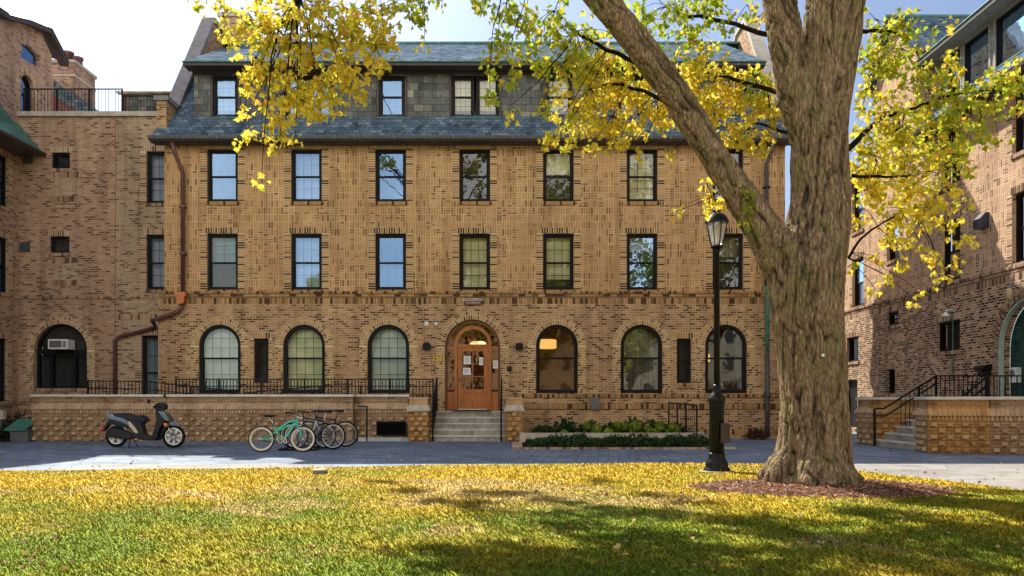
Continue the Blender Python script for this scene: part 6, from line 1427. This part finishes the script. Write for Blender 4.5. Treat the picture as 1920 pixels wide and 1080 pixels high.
balls=[(1100,799,9),(1118,806,12),(1098,814,7),(1058,812,8),(1142,811,12),(1160,806,8),(1159,798,9),(1170,801,9),(1180,802,9),(1194,799,12),(1186,810,8),(1206,806,8),(1216,806,8),(1226,812,11),(1238,799,12),(1260,800,9),(1268,805,10),(1252,809,7),(1053,816,6),(1202,813,7)]
for i,x in enumerate((1020,1062,1105,1150,1190,1232,1265)):
    bush('hydrangea','leafy green hydrangea bush behind the planter kerb','shrub',PX(x,24.0),24.1+.3*(i%2),zk-.1,.34,.4,.30+.14*((i*5)%3)/2-.08*(i==0),420,DG+[(.07,.15,.03)],.12,OVAL,'hydrangea bushes in the planter')
for i,(x,y,r) in enumerate(balls):
    d_=23.55+.12*(i%3); R_=r*d_/F; n=170; v=rnd_unit(n); t=thing('flower_head','round lime green hydrangea flower head above the planter kerb','flower',(PX(x,d_),d_,PZ(y,d_)),0,'hydrangea flower heads')
    me=leaf_mesh('petals',v*R_*.8,R_*(.35+.25*RNG.random(n)),np.cross(v,rnd_unit(n)),v+rnd_unit(n)*.3,LG[RNG.integers(0,3,n)]*(.7+.6*RNG.random(n))[:,None],SIMPLE,.2); me.materials.append(M['leaf']); link('petals',me,t)
    mb=MB(); mb.tube([(0,0,0),(.02,.05,-PZ(y,d_)+zk-.1)],.006,4); mb.build('stem',M['bark'],t)
bush('shrub','small reddish shrub at the foot of the grey green downpipe','shrub',PX(1420,25.2),25.3,0,.32,.3,.35,350,[(.10,.05,.03),(.06,.07,.03),(.2,.06,.05)],.08)
for i,(x,y,h) in enumerate(((-17+.75,26.2,.75),(-16.3,25.0,.5),(-15.6,26.6,.8),(-15.2,25.6,.45))):
    bush('shrub',['dark leafy shrub against the left brick wing','low dark shrub before the green box at left','taller dark shrub between left wing and terrace wall','small dark shrub beside the end of the terrace wall'][i],'shrub',x,y,0,.6,.5,h,900,DG,.10)
t=thing('utility_box','squat box with a sloping green lid left of the terrace wall','utility box',(PX(32,23.9),23.9,0)); g_=PZ(805,23.9); h2=PZ(788,23.9)
mb=MB(); mb.box(-.22,.30,.02,.55,.0,g_-.02); mb.build('cabinet',M['grey'],t); mb=MB(); mb.v+=[(-.36,-.06,g_-.04),(.26,-.06,g_-.04),(.36,.5,h2),(-.26,.5,h2),(-.36,-.06,g_),(.26,-.06,g_),(.36,.5,h2+.04),(-.26,.5,h2+.04)]
for q in ((0,3,2,1),(4,5,6,7),(0,1,5,4),(1,2,6,5),(2,3,7,6),(3,0,4,7)): mb.face(q,.5)
mb.build('lid',M['green_paint'],t)
t=thing('white_meter_box','pale square meter box at the left edge above the shrubs','meter box',(PX(2,25),25.0,.2)); mb=MB(); mb.box(-.12,.12,-.08,.08,PZ(786,25)-.2,PZ(769,25)-.2); mb.build('housing',M['stone'],t); mb=MB(); mb.box(-.03,.03,-.03,.03,-.2,PZ(786,25)-.2); mb.build('post',M['grey'],t)
# ------------------------------------------------------------------ CAMERA, SUN, SKY
cam=bpy.data.cameras.new('camera'); co_=bpy.data.objects.new('camera',cam); COL.objects.link(co_); co_.location=(0,0,EYE); co_.rotation_euler=(math.pi/2,0,0)
cam.sensor_width=36; cam.lens=36*F/1920; cam.shift_y=210/1920; cam.clip_end=2000; cam.clip_start=.05; SC.camera=co_
SUN_EL=math.radians(45.5); sd=Vector((.53,-.85,0)).normalized()
sun=bpy.data.lights.new('sun','SUN'); sun.energy=SUN_E; sun.angle=math.radians(.53); sun.color=(1,.93,.80); so=bpy.data.objects.new('sun',sun); COL.objects.link(so); so.location=(-10,30,30)
dv=Vector((sd.x*math.cos(SUN_EL),sd.y*math.cos(SUN_EL),-math.sin(SUN_EL))); so.rotation_euler=dv.to_track_quat('-Z','Y').to_euler()
w=bpy.data.worlds.new('World'); SC.world=w; w.use_nodes=True; nt=w.node_tree; nt.nodes.clear(); L=nt.links.new
def wn(t,**k):
    n_=nt.nodes.new(t)
    for a_,b_ in k.items(): setattr(n_,a_,b_)
    return n_
sky=wn('ShaderNodeTexSky',sky_type='NISHITA',sun_disc=False); sky.sun_elevation=SUN_EL; sky.sun_rotation=math.atan2(-sd.x,-sd.y)
sky.air_density=1.0; sky.dust_density=2.5; sky.ozone_density=1.0
bg=wn('ShaderNodeBackground'); bg.inputs[1].default_value=SKY_S; out=wn('ShaderNodeOutputWorld')
tc=wn('ShaderNodeTexCoord'); mp=wn('ShaderNodeMapping'); mp.inputs['Scale'].default_value=(1,1,2.2); nz=wn('ShaderNodeTexNoise'); nz.inputs['Scale'].default_value=1.7; nz.inputs['Detail'].default_value=6
L(tc.outputs['Generated'],mp.inputs[0]); L(mp.outputs[0],nz.inputs['Vector'])
def wmix(f,a,b,mode='MIX'):
    m_=wn('ShaderNodeMix',data_type='RGBA',blend_type=mode)
    for s_,v in ((m_.inputs[0],f),(m_.inputs[6],a),(m_.inputs[7],b)):
        if isinstance(v,bpy.types.NodeSocket): L(v,s_)
        else: s_.default_value=v
    return m_.outputs[2]
def wramp(f,stops):
    r_=wn('ShaderNodeValToRGB'); L(f,r_.inputs[0]); r_.color_ramp.elements[0].position,r_.color_ramp.elements[1].position=stops[0][0],stops[1][0]
    for e,(p,c) in zip(r_.color_ramp.elements,stops): e.color=(*c,1)
    return r_.outputs[0]
# bright clouds added behind the camera fill the shaded facade; thin haze elsewhere
sp=wn('ShaderNodeSeparateXYZ'); L(tc.outputs['Generated'],sp.inputs[0])
b1=wn('ShaderNodeMath',operation='MULTIPLY_ADD'); L(sp.outputs[1],b1.inputs[0]); b1.inputs[1].default_value=-.6; b1.inputs[2].default_value=.5
b2=wn('ShaderNodeMath',operation='MULTIPLY_ADD'); L(sp.outputs[2],b2.inputs[0]); b2.inputs[1].default_value=-.55; L(b1.outputs[0],b2.inputs[2])
back=wramp(b2.outputs[0],[(.42,(0,0,0)),(.75,(1,1,1))])
cl=wramp(nz.outputs[0],[(.40,(.25,.25,.25)),(.58,(1,1,1))])
skyb=wmix(1.0,sky.outputs[0],(2.3,2.15,1.9,1),'MULTIPLY')
backc=wmix(cl,skyb,(CLOUD_FILL*1.0,CLOUD_FILL*.955,CLOUD_FILL*.87,1))
bwn=wn('ShaderNodeRGBToBW'); L(sky.outputs[0],bwn.inputs[0]); hz_c=wmix(1.0,bwn.outputs[0],(1.1,1.1,1.06,1),'MULTIPLY')
front=wmix(wramp(nz.outputs[0],[(.35,(.0,.0,.0)),(.7,(.35,.35,.35))]),sky.outputs[0],hz_c)
front=wmix(1.0,front,(FRONT*.80,FRONT*.92,FRONT*1.12,1),'MULTIPLY')
L(wmix(back,front,backc),bg.inputs[0]); L(bg.outputs[0],out.inputs[0])
SC.view_settings.view_transform='Standard'; SC.view_settings.look='None'; SC.view_settings.exposure=0; SC.view_settings.gamma=1
SC.render.engine='CYCLES'; SC.cycles.max_bounces=8; SC.cycles.transparent_max_bounces=12; SC.cycles.use_denoising=True
